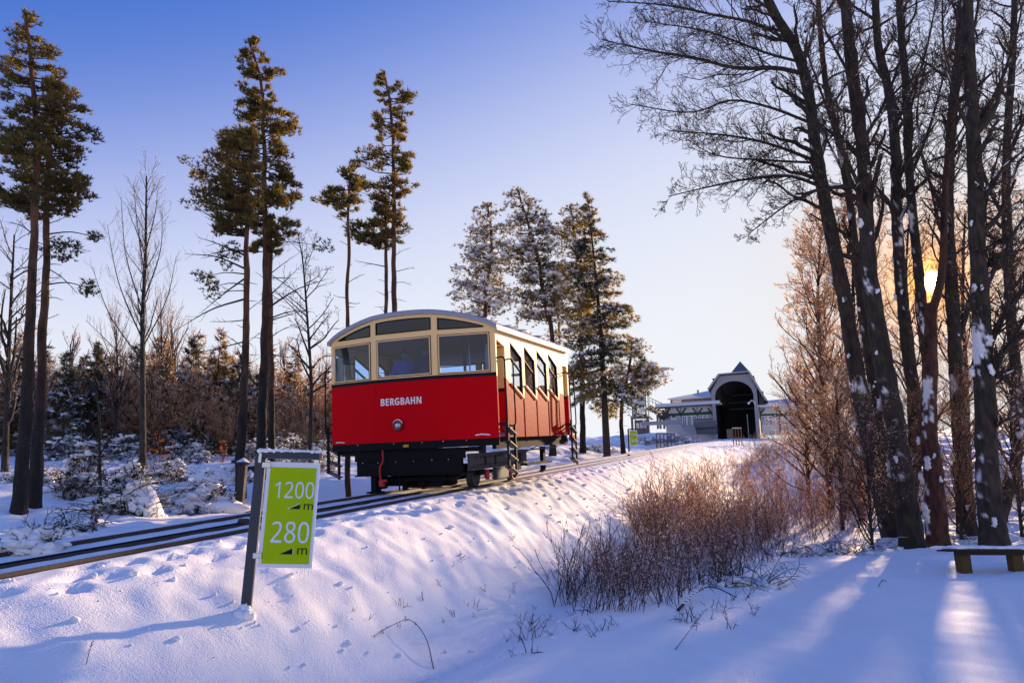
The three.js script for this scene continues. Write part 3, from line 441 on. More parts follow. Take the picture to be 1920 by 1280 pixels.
function person(label, lx, lz, turn, coat, trousers, hat, tall) {
  const k = tall / 1.75, p = V(lx, 0.45, lz).applyMatrix4(CARM), g = thing('person', label, 'person', p);
  g.rotation.y = -0.3627 + turn;
  const S = (x, y, z) => V(x * k, y * k, z * k);
  const skin = std(0.45, 0.27, 0.2, { roughness: 0.6 });
  const body = [[S(0, 0.95, 0), S(0, 1.12, 0), 0.15, 0.15], [S(0, 1.1, 0), S(0, 1.34, 0.01), 0.16, 0.17], [S(-0.15, 1.4, 0), S(0.15, 1.4, 0), 0.085, 0.085], [S(0, 1.42, 0), S(0, 1.52, 0.01), 0.06, 0.055]];
  for (const s of [-1, 1]) { body.push([S(s * 0.2, 1.4, 0), S(s * 0.27, 1.13, -0.02), 0.07, 0.055], [S(s * 0.27, 1.13, -0.02), S(s * 0.2, 1.0, 0.2), 0.052, 0.04], [S(s * 0.09, 0.95, 0), S(s * 0.1, 0.5, 0.01), 0.1, 0.07], [S(s * 0.1, 0.5, 0.01), S(s * 0.1, 0.09, -0.02), 0.066, 0.048], [S(s * 0.1, 0.045, -0.03), S(s * 0.115, 0.04, 0.17), 0.05, 0.045]); }
  const bg = sdfMesh(body, 0.022, 0.05);
  const hb = [[S(0, 1.64, 0.005), S(0, 1.66, 0.0), 0.083, 0.088], [S(0, 1.57, 0.045), S(0, 1.6, 0.05), 0.05, 0.055], [S(0, 1.625, 0.09), S(0, 1.605, 0.108), 0.012, 0.016], [S(-0.02, 1.568, 0.09), S(0.02, 1.568, 0.09), 0.011, 0.011], [S(-0.035, 1.65, 0.08), S(0.035, 1.65, 0.08), 0.014, 0.014], [S(0, 1.5, 0), S(0, 1.56, 0.01), 0.05, 0.052]];
  for (const s of [-1, 1]) hb.push([S(s * 0.088, 1.64, -0.005), S(s * 0.092, 1.61, -0.005), 0.016, 0.011]);
  const head = sdfMesh(hb, 0.0075, 0.022);
  const hands = [];
  for (const s of [-1, 1]) { const w = S(s * 0.195, 0.995, 0.215), hnd = [[w, S(s * 0.18, 0.99, 0.29), 0.03, 0.034]]; for (let f = 0; f < 4; f++) { const x = s * (0.155 + f * 0.018), l = [0.06, 0.07, 0.066, 0.05][f]; hnd.push([S(x, 0.995, 0.29), S(x, 0.99, 0.29 + l * 0.55), 0.0095, 0.009], [S(x, 0.99, 0.29 + l * 0.55), S(x, 0.95, 0.29 + l * 0.75), 0.009, 0.008]); } hnd.push([S(s * 0.16, 0.99, 0.24), S(s * 0.13, 0.97, 0.28), 0.013, 0.01], [S(s * 0.13, 0.97, 0.28), S(s * 0.135, 0.955, 0.315), 0.01, 0.008]); hands.push(sdfMesh(hnd, 0.006, 0.01)); }
  part('body', merge([head, ...hands]), skin, g);
  part('clothing', bg, coat, g);
  const tr = []; for (const s of [-1, 1]) tr.push([S(s * 0.09, 0.93, 0), S(s * 0.1, 0.5, 0.01), 0.108, 0.078], [S(s * 0.1, 0.5, 0.01), S(s * 0.1, 0.12, -0.02), 0.074, 0.058]);
  part('trousers', sdfMesh(tr, 0.022, 0.04), trousers, g);
  part('hat', merge([new THREE.SphereGeometry(0.104 * k, 20, 10, 0, Math.PI * 2, 0, 1.6).scale(0.95, 1.0, 1.08).translate(0, 1.665 * k, -0.008), new THREE.TorusGeometry(0.097 * k, 0.014, 8, 24).rotateX(Math.PI / 2).scale(1, 1, 1.08).translate(0, 1.668 * k, -0.008)]), hat, g);
  for (const s of [-1, 1]) part('eye', new THREE.SphereGeometry(0.009, 8, 6).translate(s * 0.032 * k, 1.635 * k, 0.086 * k), M.navy, g);
}
person('person in a blue winter jacket and cap behind the middle front window, looking out', -0.46, -0.4, 0.25, std(0.05, 0.16, 0.34), std(0.03, 0.03, 0.04), std(0.03, 0.04, 0.06), 1.72);
person('person in a dark jacket at the right edge of the middle front window', 0.06, -0.45, 0.1, std(0.03, 0.05, 0.1), std(0.03, 0.03, 0.04), std(0.1, 0.08, 0.07), 1.76);
// ------------------------------------------------------------------ kilometre signs
function label2(lines, w, h) {                                         // lettering and wedges of a sign, on a w by h face
  const white = [], dark = [];
  for (const [txt, cx, cy, size, c, wd] of lines) { const g = new TextGeometry(txt, { font: fontThin, size, depth: 0.004, curveSegments: 6 }); g.computeBoundingBox(); const b = g.boundingBox; g.translate(-b.min.x, -b.min.y, 0).scale(wd / (b.max.x - b.min.x), size / (b.max.y - b.min.y), 1).translate(cx, cy, 0); (c ? white : dark).push(g); }
  return [white, dark];
}
const wedge = (x0, y0, x1, y1) => { const s = new THREE.Shape(); s.moveTo(x0, y0); s.lineTo(x1, y0); s.lineTo(x1, y1); s.closePath(); return new THREE.ExtrudeGeometry(s, { depth: 0.004, bevelEnabled: false }); };
function trackSign(label, base, turn, lean, nums, big) {
  const g = thing('distance_sign', label, 'sign', base); g.rotation.set(0, turn, lean, 'YXZ');
  const top = 1.66, pw = 0.57, ph = 1.115, x0 = 0.075, y1 = 1.578, y0 = y1 - ph;
  part('post', rbox(0.105, top + 0.28, 0.07, 0.008, 0, top / 2 - 0.14, -0.02), M.post, g);
  part('arm', rbox(0.64, 0.075, 0.07, 0.008, 0.32, top - 0.01, 0), M.post, g);
  part('arm_end', rbox(0.03, 0.078, 0.074, 0.006, 0.645, top - 0.01, 0), std(0.25, 0.13, 0.09), g);
  const panel = part('panel', rbox(pw, ph, 0.018, 0.006, x0 + pw / 2, (y0 + y1) / 2, 0), M.white, g);
  part('green_face', box(pw - 0.075, ph - 0.1, 0.004, x0 + pw / 2 + 0.004, (y0 + y1) / 2 - 0.01, 0.011), M.green, panel);
  const q = (fx, fy) => [x0 + fx * pw, y1 - fy * ph];                  // place on the face as shares of its width and height
  const T = (txt, fx0, fx1, fyT, fyB, c) => { const [xa, ya] = q(fx0, fyB), [xb, yb] = q(fx1, fyT); return [txt, xa, ya, yb - ya, c, xb - xa]; };
  const [wh, dk] = label2([T(nums[0], 0.2, 0.93, 0.19, 0.35, 1), T('m', 0.76, 0.93, 0.4, 0.455, 0), T(nums[1], 0.2, 0.9, 0.57, 0.77, 1), T('m', 0.71, 0.89, 0.815, 0.875, 0)], pw, ph);
  const [ax, ay] = q(0.45, 0.45), [bx, by] = q(0.69, 0.395), [cx, cy] = q(0.39, 0.875), [dx, dy] = q(0.62, 0.82);
  dk.push(wedge(ax + 0.03, ay, bx, by - 0.012), wedge(cx, cy, dx, dy));
  wh.push(wedge(ax, ay, ax + 0.028, ay + 0.011), bar(V(ax + 0.01, ay + 0.006, 0.002), V(bx, by, 0.002), 0.01, 0.004), bar(V(dx + 0.007, cy, 0.002), V(dx + 0.007, dy, 0.002), 0.01, 0.004));
  part('lettering', merge(wh).translate(0, 0, 0.0135), std(0.72, 0.8, 0.84), panel); part('black_lettering', merge(dk).translate(0, 0, 0.0135), M.navy, panel);
  if (!big) return g;
  for (const y of [y1 - 0.04, y0 + 0.12]) part('bracket', rbox(0.09, 0.06, 0.05, 0.006, 0.07, y, 0.008), M.bright, g);
  part('hanger', merge([box(0.05, 0.05, 0.03, 0.6, top - 0.075, 0), box(0.03, 0.1, 0.1, 0.0, top - 0.05, 0)]), M.bright, g);
  const mb = new MB(); seed(5); for (let i = 0; i < 26; i++) mb.blob(V(lerp(-0.02, 0.66, i / 25), top + 0.03, R(-0.012, 0.012)), R(0.03, 0.045), R(0.02, 0.03), R(0.03, 0.042), SNOWC, 0.15, i, 9);
  for (let i = 0; i < 14; i++) mb.blob(V(R(-0.06, 0.06), R(-0.02, 0.05), R(0.03, 0.1)), R(0.04, 0.07), R(0.03, 0.06), R(0.04, 0.07), SNOWC, 0.3, i, 8);
  part('snow', mb.geo(), M.lump, g);
  const ic = []; for (const [x, l] of [[0.5, 0.05], [0.525, 0.09], [0.545, 0.06], [0.57, 0.11], [0.59, 0.04], [0.615, 0.08], [0.64, 0.07]]) ic.push(cyl(0.001, 0.006, l, 7, x, y0 - l / 2, 0));
  part('icicles', merge(ic), new THREE.MeshPhysicalMaterial({ color: 0xf4f8ff, roughness: 0.1, transmission: 0.9, thickness: 0.01, ior: 1.31 }), g);
  part('side_rod', merge([bar(V(0, top - 0.02, -0.03), V(-0.18, top + 0.01, -0.05), 0.02)]), M.post, g);
  return g;
}
const signBase = hit(459, 1150);
trackSign('green sign reading 1200 m and 280 m on a dark post in the near snow', signBase, 0.1, -0.02, ['1200', '280'], true).scale.setScalar(0.93);
{
  const b = hit(447, 962), g = thing('capped_post', 'dark square post with a pointed snowy cap beside the track', 'post', b), tp = atZ(450, 872, b.z), h = tp.y - b.y, d = b.clone().sub(EYE).dot(FW), w = 14.5 / FOC * d;
  part('post', rbox(w, h + 0.3, w, 0.02, 0, h / 2 - 0.15, 0), std(0.03, 0.026, 0.028, { bumpMap: barkTex, bumpScale: 0.01 }), g);
  part('cap', merge([cyl(w * 0.62, w * 1.0, w * 0.3, 4, 0, h + w * 0.15, 0, 0, 0.6), cyl(w * 1.0, 0.005, w * 0.62, 4, 0, h + w * 0.6, 0, 0, 0.6)]), M.post, g);
  part('cap_snow', cyl(w * 0.95, 0.004, w * 0.6, 4, 0, h + w * 0.68, 0, 0, 0.6), M.lump, g);
}
{
  const b = onST(54, -14.5); const p = hit(1184, 829);
  const z = -54, q = atZ(1179, 828, z); q.y = GY(q);
  const f = trackSign('small far green sign in front of the snow-dusted spruces', q, 0.05, 0, ['1300', '300'], false); f.scale.setScalar(1.0);
}

// ------------------------------------------------------------------ bench
{
  const a = hit(1801, 1073), g = thing('wooden_bench', 'low plank bench capped with snow in front of the bare trunks', 'bench', a);
  g.rotation.y = -0.06;
  const k = a.clone().sub(EYE).dot(FW) / FOC, W = 210 * k, H = 42 * k;
  const wood = std(0.035, 0.022, 0.014, { bumpMap: barkTex, bumpScale: 0.01 }), stump = std(0.1, 0.055, 0.012, { bumpMap: barkTex, bumpScale: 0.02 });
  for (const x of [8 * k, 103 * k]) part('leg', merge([rbox(22 * k, H + 0.25, 0.22, 0.03, x, H / 2 - 0.17, 0.0)]), stump, g);
  const sl = []; for (let i = 0; i < 4; i++) part('plank', rbox(W, 0.055, 0.12, 0.012, W / 2 - 26 * k, H - 0.02 + 0.004 * (i % 2), -0.21 + i * 0.135).translate(0.012 * (i * 3 % 4), 0, 0), wood, g);
  part('apron', rbox(W - 0.2, 0.07, 0.05, 0.01, W / 2 - 20 * k, H - 0.075, 0.16), wood, g);
  const mb = new MB(); seed(17); for (let i = 0; i < 90; i++) { const x = R(-24, 183) * k; mb.blob(V(x, H + 0.025, R(-0.2, 0.17)), R(0.12, 0.25), R(0.03, 0.05), R(0.07, 0.12), SNOWC, 0.12, i, 10); }
  part('snow', mb.geo(), M.lump, g);
}

// ------------------------------------------------------------------ barriers near the station
function barrier(name, label, cat, cu, v0, v1, wpx, z, bars, mat) {
  const b = atZ(cu, v0, z); const top = atZ(cu, v1, z).y, k = -z / FOC * 1.02, h = top - b.y, w = wpx * k; b.y = GY(b);
  const hh = top - b.y, g = thing(name, label, cat, b); g.rotation.y = -0.15;
  for (let i = 0; i < bars; i++) part('upright', rbox(0.07, hh, 0.07, 0.01, lerp(-w / 2, w / 2, i / (bars - 1)), hh / 2, 0), mat, g);
  for (const f of [0.98, 0.45]) part('crossbar', rbox(w + 0.1, 0.08, 0.05, 0.01, 0, hh * f, 0.065), mat, g);
  const mb = new MB(); for (let i = 0; i < 12; i++) mb.blob(V(lerp(-w / 2, w / 2, i / 11), hh + 0.03, 0.06), w / 16, 0.035, 0.06, SNOWC, 0.2, i, 7); part('snow', mb.geo(), M.lump, g);
}
barrier('wooden_barrier', 'low brown railing with snowy top bar left of the track by the station', 'barrier', 1249, 833, 812, 33, -62, 6, std(0.12, 0.05, 0.035));
barrier('slatted_gate', 'small slatted wooden crate-like gate glowing orange before the hall arch', 'gate', 1383, 822, 803, 15, -62, 4, std(0.22, 0.1, 0.04));

// ------------------------------------------------------------------ station
{
  const S0 = 101, Q = (u, v, s = S0) => atS(u, v, s), y0 = rail(98) - 0.4;
  const dark = std(0.035, 0.036, 0.045), board = std(0.34, 0.33, 0.34), greenT = std(0.025, 0.07, 0.045), plaster = std(0.6, 0.57, 0.55), slate = std(0.1, 0.105, 0.13), gw = std(0.2, 0.2, 0.22), winframe = std(0.7, 0.7, 0.72), paneDark = new THREE.MeshPhysicalMaterial({ color: new THREE.Color().setRGB(0.12, 0.13, 0.17), roughness: 0.08 }), deck = std(0.12, 0.12, 0.13), roofSnow = std(0.62, 0.64, 0.68);
  const root = thing('mountain_station', 'grey boarded hall with a tall arched mouth and half-timbered wings at the line top', 'station', ST(S0, TC, y0)); root.rotation.y = -0.3627;
  // local: x to the right across the track, y up from y0, z towards the viewer down the track
  const X = (u, v, s) => Q(u, v, s)[0] - TC, Y = (u, v, s) => Q(u, v, s)[1] - y0;
  const P = (u, v, s) => [X(u, v, s), Y(u, v, s)];
  const poly = (pts, d, z) => { const s = new THREE.Shape(); pts.forEach(([x, y], i) => i ? s.lineTo(x, y) : s.moveTo(x, y)); s.closePath(); return new THREE.ExtrudeGeometry(s, { depth: d, bevelEnabled: false }).translate(0, 0, z - d); };
  const B = (u0, v0, u1, v1, d, z, s) => { const [xa, ya] = P(u0, v0, s), [xb, yb] = P(u1, v1, s); return box(Math.abs(xb - xa), Math.abs(yb - ya), d, (xa + xb) / 2, (ya + yb) / 2, z); };
  // hall
  const xl = X(1337.5, 790), xr = X(1424, 790), cx = X(1380.5, 790), al = X(1344, 790), ar = X(1417, 790), ye = Y(1336, 733), yt = Y(1376, 701), ysp = Y(1380, 742), yap = Y(1380, 713.5), xtl = X(1349, 703), xtr = X(1405, 700);
 
  const fr = new THREE.Shape(); fr.moveTo(xl, -1); fr.lineTo(al, -1); fr.lineTo(al, ysp);
  for (let i = 0; i <= 20; i++) { const a = Math.PI * (1 - i / 20); fr.lineTo((al + ar) / 2 + (ar - al) / 2 * Math.cos(a), ysp + (yap - ysp) * Math.sin(a)); }
  fr.lineTo(ar, -1); fr.lineTo(xr, -1); fr.lineTo(xr, ye); fr.lineTo(xtr, yt - 0.1); fr.lineTo(xtl, yt - 0.1); fr.lineTo(xl, ye); fr.closePath();
  const LEN = 14;
  part('gable_wall', new THREE.ExtrudeGeometry(fr, { depth: 0.2, bevelEnabled: false, curveSegments: 20 }).translate(0, 0, -0.2), board, root);
  const bat = []; for (let x = xl + 0.08; x < xr; x += 0.235) { const t = clamp((x - al) / (ar - al), 0, 1); const inside = x > al + 0.05 && x < ar - 0.05; const b = inside ? ysp + (yap - ysp) * Math.sqrt(Math.max(0, 1 - Math.pow((x - (al + ar) / 2) / ((ar - al) / 2), 2))) : -1; const top = Math.min(yt - 0.12, ye + (x < cx ? (x - xl) / (xtl - xl) : (xr - x) / (xr - xtr)) * (yt - ye)); if (top - b > 0.1) bat.push(box(0.07, top - b, 0.07, x, (top + b) / 2, 0.03)); }
  for (const g of bat) part('batten', g, std(0.44, 0.42, 0.42), root);
  part('hall_shell', merge([box(0.2, ye + 1, LEN, xl + 0.1, (ye - 1) / 2, -LEN / 2 - 0.2), box(0.2, ye + 1, LEN, xr - 0.1, (ye - 1) / 2, -LEN / 2 - 0.2), box(xr - xl, yt + 1, 0.2, cx, (yt - 1) / 2, -LEN), box(xr - xl - 0.4, 0.1, LEN, cx, yt - 0.4, -LEN / 2 - 0.3), box(xr - xl - 0.4, 0.1, LEN, cx, -0.6, -LEN / 2 - 0.3)]), dark, root);
  for (const [v, w] of [[724, 0.5], [741, 0.6], [755, 0.75], [767, 0.75]]) part('inner_beam', box((ar - al) * w, 0.1, 0.12, cx + 0.5, Y(1380, v, S0 + 8), -8), gw, root);
  for (let i = 0; i < 5; i++) part('inner_brace', bar(V(cx - 0.2 + i * 0.1, 1.0, -9), V(ar - 0.3, 1.6 + i * 0.24, -9 + i * 0.2), 0.04), gw, root);
  part('inner_window', box(0.7, 1.9, 0.1, al + 1.05, 2.0, -6), std(0.6, 0.5, 0.4), root);
  const roofP = []; const ov = 0.35, over = 0.5;
  const slab = (a, b, c, d, th) => { const g = new MB(); const n = b.clone().sub(a).cross(d.clone().sub(a)).normalize().multiplyScalar(th); const t = [a, b, c, d], q = t.map((p) => p.clone().add(n)); const f = (p0, p1, p2, p3) => { g.tri(p0, p1, p2, [1, 1, 1]); g.tri(p0, p2, p3, [1, 1, 1]); }; f(q[0], q[1], q[2], q[3]); f(t[3], t[2], t[1], t[0]); for (let i = 0; i < 4; i++) { const j = (i + 1) % 4; f(t[i], t[j], q[j], q[i]); } return g.geo(); };
  const el = V(X(1329, 731), Y(1329, 731), over), er = V(X(1438, 752), Y(1438, 752), over), tl = V(xtl, yt, over), tr = V(xtr, yt + 0.1, over), back = V(0, 0, -LEN - over), ap = V(X(1388, 677, S0 + 3), Y(1388, 677, S0 + 3), -3);
  const erd = V(X(1425, 732), Y(1425, 732), over);
  part('roof', merge([slab(el, tl, tl.clone().add(back), el.clone().add(back), 0.14), slab(tr, erd, erd.clone().add(back), tr.clone().add(back), 0.14), slab(erd, er, er.clone().add(back), erd.clone().add(back), 0.14), slab(tl, tr, tr.clone().add(V(0, 0, -LEN)), tl.clone().add(V(0, 0, -LEN)), 0.1)]), slate, root);
  { const q = new MB(), y = yt + 0.12; const a = V(X(1371, 700), y, 0.2), b = V(xtr + 0.1, y, 0.2), c = V(xtr + 0.1, y, -5.5), d = V(X(1371, 700), y, -5.5); for (const [m, n] of [[a, b], [b, c], [c, d], [d, a]]) q.tri(m, n, ap, [1, 1, 1]); q.tri(a, c, b, [1, 1, 1]); q.tri(a, d, c, [1, 1, 1]); part('roof_peak', q.geo(), slate, root); }
  part('eave_board', merge([bar(V(tl.x - 0.1, yt, over + 0.05), V(tr.x + 0.1, yt + 0.1, over + 0.05), 0.14, 0.16), bar(el.clone(), tl.clone(), 0.14, 0.2), bar(tr.clone(), erd.clone(), 0.14, 0.2), bar(erd.clone(), er.clone(), 0.14, 0.2)]), std(0.4, 0.4, 0.42), root);
  part('lamp_post', merge([cyl(0.05, 0.05, Y(1404, 778) - 0.1, 8, X(1404, 800), (Y(1404, 778)) / 2, 1.2)]), std(0.25, 0.24, 0.24), root);
  // left wing, lower storey, in front of the hall plane by a little
  const zl = -0.9, wl = X(1246, 780), we = Y(1290, 759), wb = Y(1290, 806);
  const lowWall = part('half_timbered_wall', box(xl - wl - 0.02, we - wb + 1.5, 0.25, (xl + wl) / 2, (we + wb - 1.5) / 2, zl - 0.125), plaster, root);
  const tim = [];
  for (const u of [1246, 1275.5, 1306.5, 1335]) tim.push(B(u - 1.6, 758, u + 1.6, 797, 0.12, zl));
  tim.push(B(1245, 774, 1337, 776.5, 0.1, zl));
  for (const [u0, u1] of [[1246, 1275.5], [1275.5, 1306.5], [1306.5, 1335]]) { for (const [a, b] of [[u0 + 1, u0 + 9], [u1 - 1, u1 - 9]]) tim.push(bar(V(...P(a, 774), zl + 0.05), V(...P(b, 763), zl + 0.05), 0.1, 0.2)); }
  for (const g of tim) part('timber', g, greenT, lowWall);
  const window = (u0, u1, v0, v1, n, rows, z, parent) => { const [xa, yb] = P(u0, v1), [xb, yt2] = P(u1, v0), w = xb - xa, h = yt2 - yb; const f = part('window', box(w, h, 0.08, (xa + xb) / 2, (yb + yt2) / 2, z), winframe, parent); const pw = w / n; for (let i = 0; i < n; i++) { part('pane', box(pw * 0.66, h * 0.84, 0.03, xa + pw * (i + 0.5), (yb + yt2) / 2, z + 0.042), paneDark, f); } const b = []; for (let i = 0; i < n; i++) { b.push(box(0.05, h * 0.84, 0.02, xa + pw * (i + 0.5), (yb + yt2) / 2, z + 0.062)); for (let r = 1; r < rows; r++) b.push(box(pw * 0.66, 0.05, 0.02, xa + pw * (i + 0.5), yb + h * (0.08 + 0.84 * r / rows), z + 0.064)); } part('glazing_bar', merge(b), winframe, f); };
  window(1247.5, 1258, 778, 791.5, 1, 3, zl + 0.04, root); window(1266.5, 1274, 778, 790.5, 1, 3, zl + 0.04, root); window(1278, 1305, 776.5, 800, 3, 4, zl + 0.04, root); window(1309, 1333, 775, 786.5, 3, 3, zl + 0.04, root);
  part('lower_eave', merge([B(1229, 764, 1344, 761, 1.5, zl + 0.2).translate(0, 0.25, 0)]), gw, root);
  part('eave_snow', B(1229, 761.2, 1350, 760, 1.6, zl + 0.2).translate(0, 0.27, 0), roofSnow, root);
  const upW = part('upper_wall', B(1258, 764, 1338, 745, 0.2, -3.0, S0 + 3), std(0.17, 0.165, 0.17), root);
  part('shutter', B(1262, 761, 1278.5, 749.5, 0.1, -2.86, S0 + 3), std(0.62, 0.55, 0.48), upW);
  part('drainpipe', B(1300.5, 761, 1302, 744, 0.1, -2.85, S0 + 3), gw, upW);
  part('wing_roof', slab(V(...P(1252, 747, S0 + 2.5), -2.5), V(...P(1340, 742, S0 + 2.5), -2.5), V(...P(1340, 730, S0 + 9), -9), V(...P(1300, 738, S0 + 9), -9), -0.2), roofSnow, root);
  part('chimney', B(1308, 738, 1310.5, 731, 0.3, -5, S0 + 5), dark, root);
  const terr = part('terrace', merge([B(1305, 799, 1346, 803, 1.6, 1.0), B(1305, 788.5, 1340, 790, 0.1, 1.7), B(1305, 793, 1346, 799, 0.08, 1.75), B(1307, 803, 1346, 812, 1.2, 0.5)]), deck, root);
  for (const u of [1305.5, 1318, 1330, 1340]) part('baluster', B(u - 0.7, 788, u + 0.7, 803, 0.1, 1.72), deck, terr);
  part('steps', merge([0, 1, 2, 3].map((i) => B(1281 + i * 2, 800 + i * 2.6, 1305 + i * 1, 802.2 + i * 2.6, 0.5, 1 + i * 0.4))), std(0.3, 0.3, 0.33), root);
  part('retaining_wall', merge([B(1205, 793, 1281, 796, 0.4, 1.0)]), std(0.3, 0.3, 0.34), root);
  // right wing
  const rw = part('half_timbered_wall', B(1424.5, 757, 1500, 812, 0.25, zl), plaster, root);
  for (const g of [B(1425, 775, 1500, 777, 0.1, zl + 0.16), B(1425, 757, 1427.5, 810, 0.1, zl + 0.17), B(1460, 757, 1462.5, 810, 0.1, zl + 0.17), bar(V(...P(1426, 774), zl + 0.2), V(...P(1433, 764), zl + 0.2), 0.1, 0.18), bar(V(...P(1461, 774), zl + 0.2), V(...P(1453, 764), zl + 0.2), 0.1, 0.18)]) part('timber', g, greenT, rw);
  window(1428.5, 1448, 777.5, 797, 3, 3, zl + 0.2, root);
  part('wing_roof', slab(V(...P(1421, 761), 0.3), V(...P(1500, 757), 0.3), V(...P(1500, 745, S0 + 5), -5), V(...P(1424, 752, S0 + 5), -5), -0.18), roofSnow, root);
  part('upper_wall', B(1424, 756, 1432, 733, 4, -4, S0 + 2), std(0.4, 0.3, 0.27), root);
  part('wall_lamp', merge([pipe([V(...P(1418, 762), 0.1), V(...P(1415, 756), 0.5), V(...P(1411, 752), 0.9), V(...P(1406, 757), 1.0)], 0.06, 6, 16), new THREE.SphereGeometry(0.16, 10, 8).translate(...P(1405, 758), 1.0)]), winframe, root);

  // lift tower and covered stair
  const tw = thing('glass_tower', 'square glazed lift tower half hidden by pines left of the station', 'tower', ST(S0, TC + X(1199, 780), y0)); tw.rotation.y = -0.3627; const tx = X(1199, 780);
  const G = new THREE.MeshPhysicalMaterial({ color: new THREE.Color().setRGB(0.55, 0.6, 0.68), roughness: 0.06, transmission: 0.55, thickness: 0 });
  const hw = 0.95, th = Y(1199, 690), tb = Y(1199, 782);
  for (const [sx, sz] of [[-1, 1], [1, 1], [-1, -1], [1, -1]]) part('post', box(0.12, th + 2, 0.12, sx * hw, (th - 2) / 2, sz * hw - 1), std(0.12, 0.14, 0.17), tw);
  part('post', box(0.07, th - tb, 0.07, 0, (th + tb) / 2, hw - 1), std(0.12, 0.14, 0.17), tw);
  for (const v of [782, 764, 751, 735, 720, 705, 690]) part('crossbar', merge([box(hw * 2, 0.08, 0.08, 0, Y(1199, v), hw - 1.0), box(0.08, 0.08, hw * 2, hw, Y(1199, v), -1), box(0.08, 0.08, hw * 2, -hw, Y(1199, v), -1)]), std(0.12, 0.14, 0.17), tw);
  for (const [y1, y2] of [[782, 764], [764, 751], [751, 735], [735, 720], [720, 705], [705, 690]].map((a) => a.map((v) => Y(1199, v)))) for (const s of [-1, 1]) part('pane', box(hw - 0.1, Math.abs(y2 - y1) - 0.1, 0.02, s * hw / 2, (y1 + y2) / 2, hw - 1.02), G, tw);
  part('roof', box(hw * 2.3, 0.15, hw * 2.3, 0, th + 0.1, -1), slate, tw);
  part('base_wall', merge([box(hw * 2.4, 0.2, 0.6, 0, tb - 0.1, 0.1), box(0.2, 2.4, 0.4, -hw - 0.1, tb - 1.2, 0), box(0.4, 2.4, 0.4, hw + 0.2, tb - 1.2, 0), box(hw * 2, 2.2, 0.1, 0, tb - 1.3, -1.2)]), slate, tw);
  for (let i = 0; i < 3; i++) part('window', box(0.42, 0.7, 0.05, -0.5 + i * 0.55, tb - 1.0, -1.1), winframe, tw);
  const stp = [P(1217, 751), P(1245, 765)], sg = thing('outdoor_staircase', 'dark steep staircase with railing between the glass tower and the station wing', 'staircase', ST(S0, TC + stp[1][0], y0)); sg.rotation.y = -0.3627; const ox = stp[1][0];
  const pa = V(stp[0][0] - ox, stp[0][1], -1), pb = V(0.5, stp[1][1] - 0.2, -1);
  part('stringer', merge([bar(pa.clone().add(V(0, -0.9, 0)), pb.clone().add(V(0, -0.9, 0)), 1.3, 0.7), bar(V(P(1217, 760)[0] - ox, P(1217, 760)[1], -1), V(P(1244, 785)[0] - ox, P(1244, 785)[1], -1), 1.0, 0.5)]), dark, sg);
  part('handrail', merge([bar(pa.clone().add(V(0, 0.5, 0.5)), pb.clone().add(V(0, 0.5, 0.5)), 0.08), bar(pa.clone().add(V(0, 0.1, 0.5)), pb.clone().add(V(0, 0.1, 0.5)), 0.06)]), dark, sg);
  for (let i = 0; i <= 6; i++) { const p = pa.clone().lerp(pb, i / 6).add(V(0, -0.1, 0.5)); part('baluster', box(0.05, 1.2, 0.05, p.x, p.y, p.z), dark, sg); }
  for (const u of [1231, 1236, 1243]) part('pillar', box(0.3, 2.6, 0.3, P(u, 784)[0] - ox, P(u, 784)[1], -1), gw, sg);
}
// ------------------------------------------------------------------ trees
const barkCol = (base, moss, snow, side, sc = 1) => (x, y, z, nx, ny, nz) => {   // bark with moss and wind-blown snow stuck on its weather side
  const a = fbm(x * 2.2 * sc, y * 1.1 * sc, z * 2.2 * sc, 3), b = fbm(x * 1.9 * sc + 9, y * 0.9 * sc, z * 1.9 * sc, 5), w = nx * side.x + ny * side.y + nz * side.z;
  const m = clamp(a * 1.4, 0, 1) * moss, k = Math.max(0.25, 0.85 + 0.5 * b + 0.75 * N3(x * 15, y * 3, z * 15)), c = [lerp(base[0], 0.05, m) * k, lerp(base[1], 0.05, m) * k, lerp(base[2], 0.012, m) * k];
  if (!snow) return c;
  const q = sst(0, 0.22, w * 0.6 + 0.95 * fbm(x * 1.1, y * 0.45, z * 1.1, 2) + 0.6 * fbm(x * 6, y * 3.2, z * 6, 2) - 1.0 + snow);
  return c.map((v, i) => lerp(v, SNOWC[i], q));
};
const perp = (d) => { const a = V(R(-1, 1), R(-1, 1), R(-1, 1)); a.addScaledVector(d, -a.dot(d)); return a.lengthSq() < 1e-4 ? V(d.y, -d.x, 0).normalize() : a.normalize(); };
function path(st, dir, len, n, wob, trop) { const pts = [st.clone()], d = dir.clone().normalize(); for (let i = 0; i < n; i++) { d.addScaledVector(perp(d), wob * rnd()).addScaledVector(V(0, 1, 0), trop / n).normalize(); pts.push(pts[i].clone().addScaledVector(d, len / n)); } return pts; }
const taper = (n, r0, r1) => Array.from({ length: n + 1 }, (_, i) => lerp(r0, r1, i / n));
const smooth = (pts, n) => new THREE.CatmullRomCurve3(pts, false, 'centripetal').getSpacedPoints(n);
const alongP = (pts, f) => { const k = clamp(f, 0, 0.9999) * (pts.length - 1), i = Math.floor(k); return [pts[i].clone().lerp(pts[i + 1], k - i), pts[i + 1].clone().sub(pts[i]).normalize()]; };
const SIDES = [12, 6, 4, 3, 3], SEGS = [12, 7, 5, 3, 1];
function flake(mb, p, s, col) { const a = V(R(-1, 1), R(-1, 1), R(-1, 1)).multiplyScalar(s), b = V(R(-1, 1), R(-1, 1), R(-1, 1)).multiplyScalar(s); mb.tri(p.clone().sub(a), p.clone().add(a), p.clone().add(b), col); }
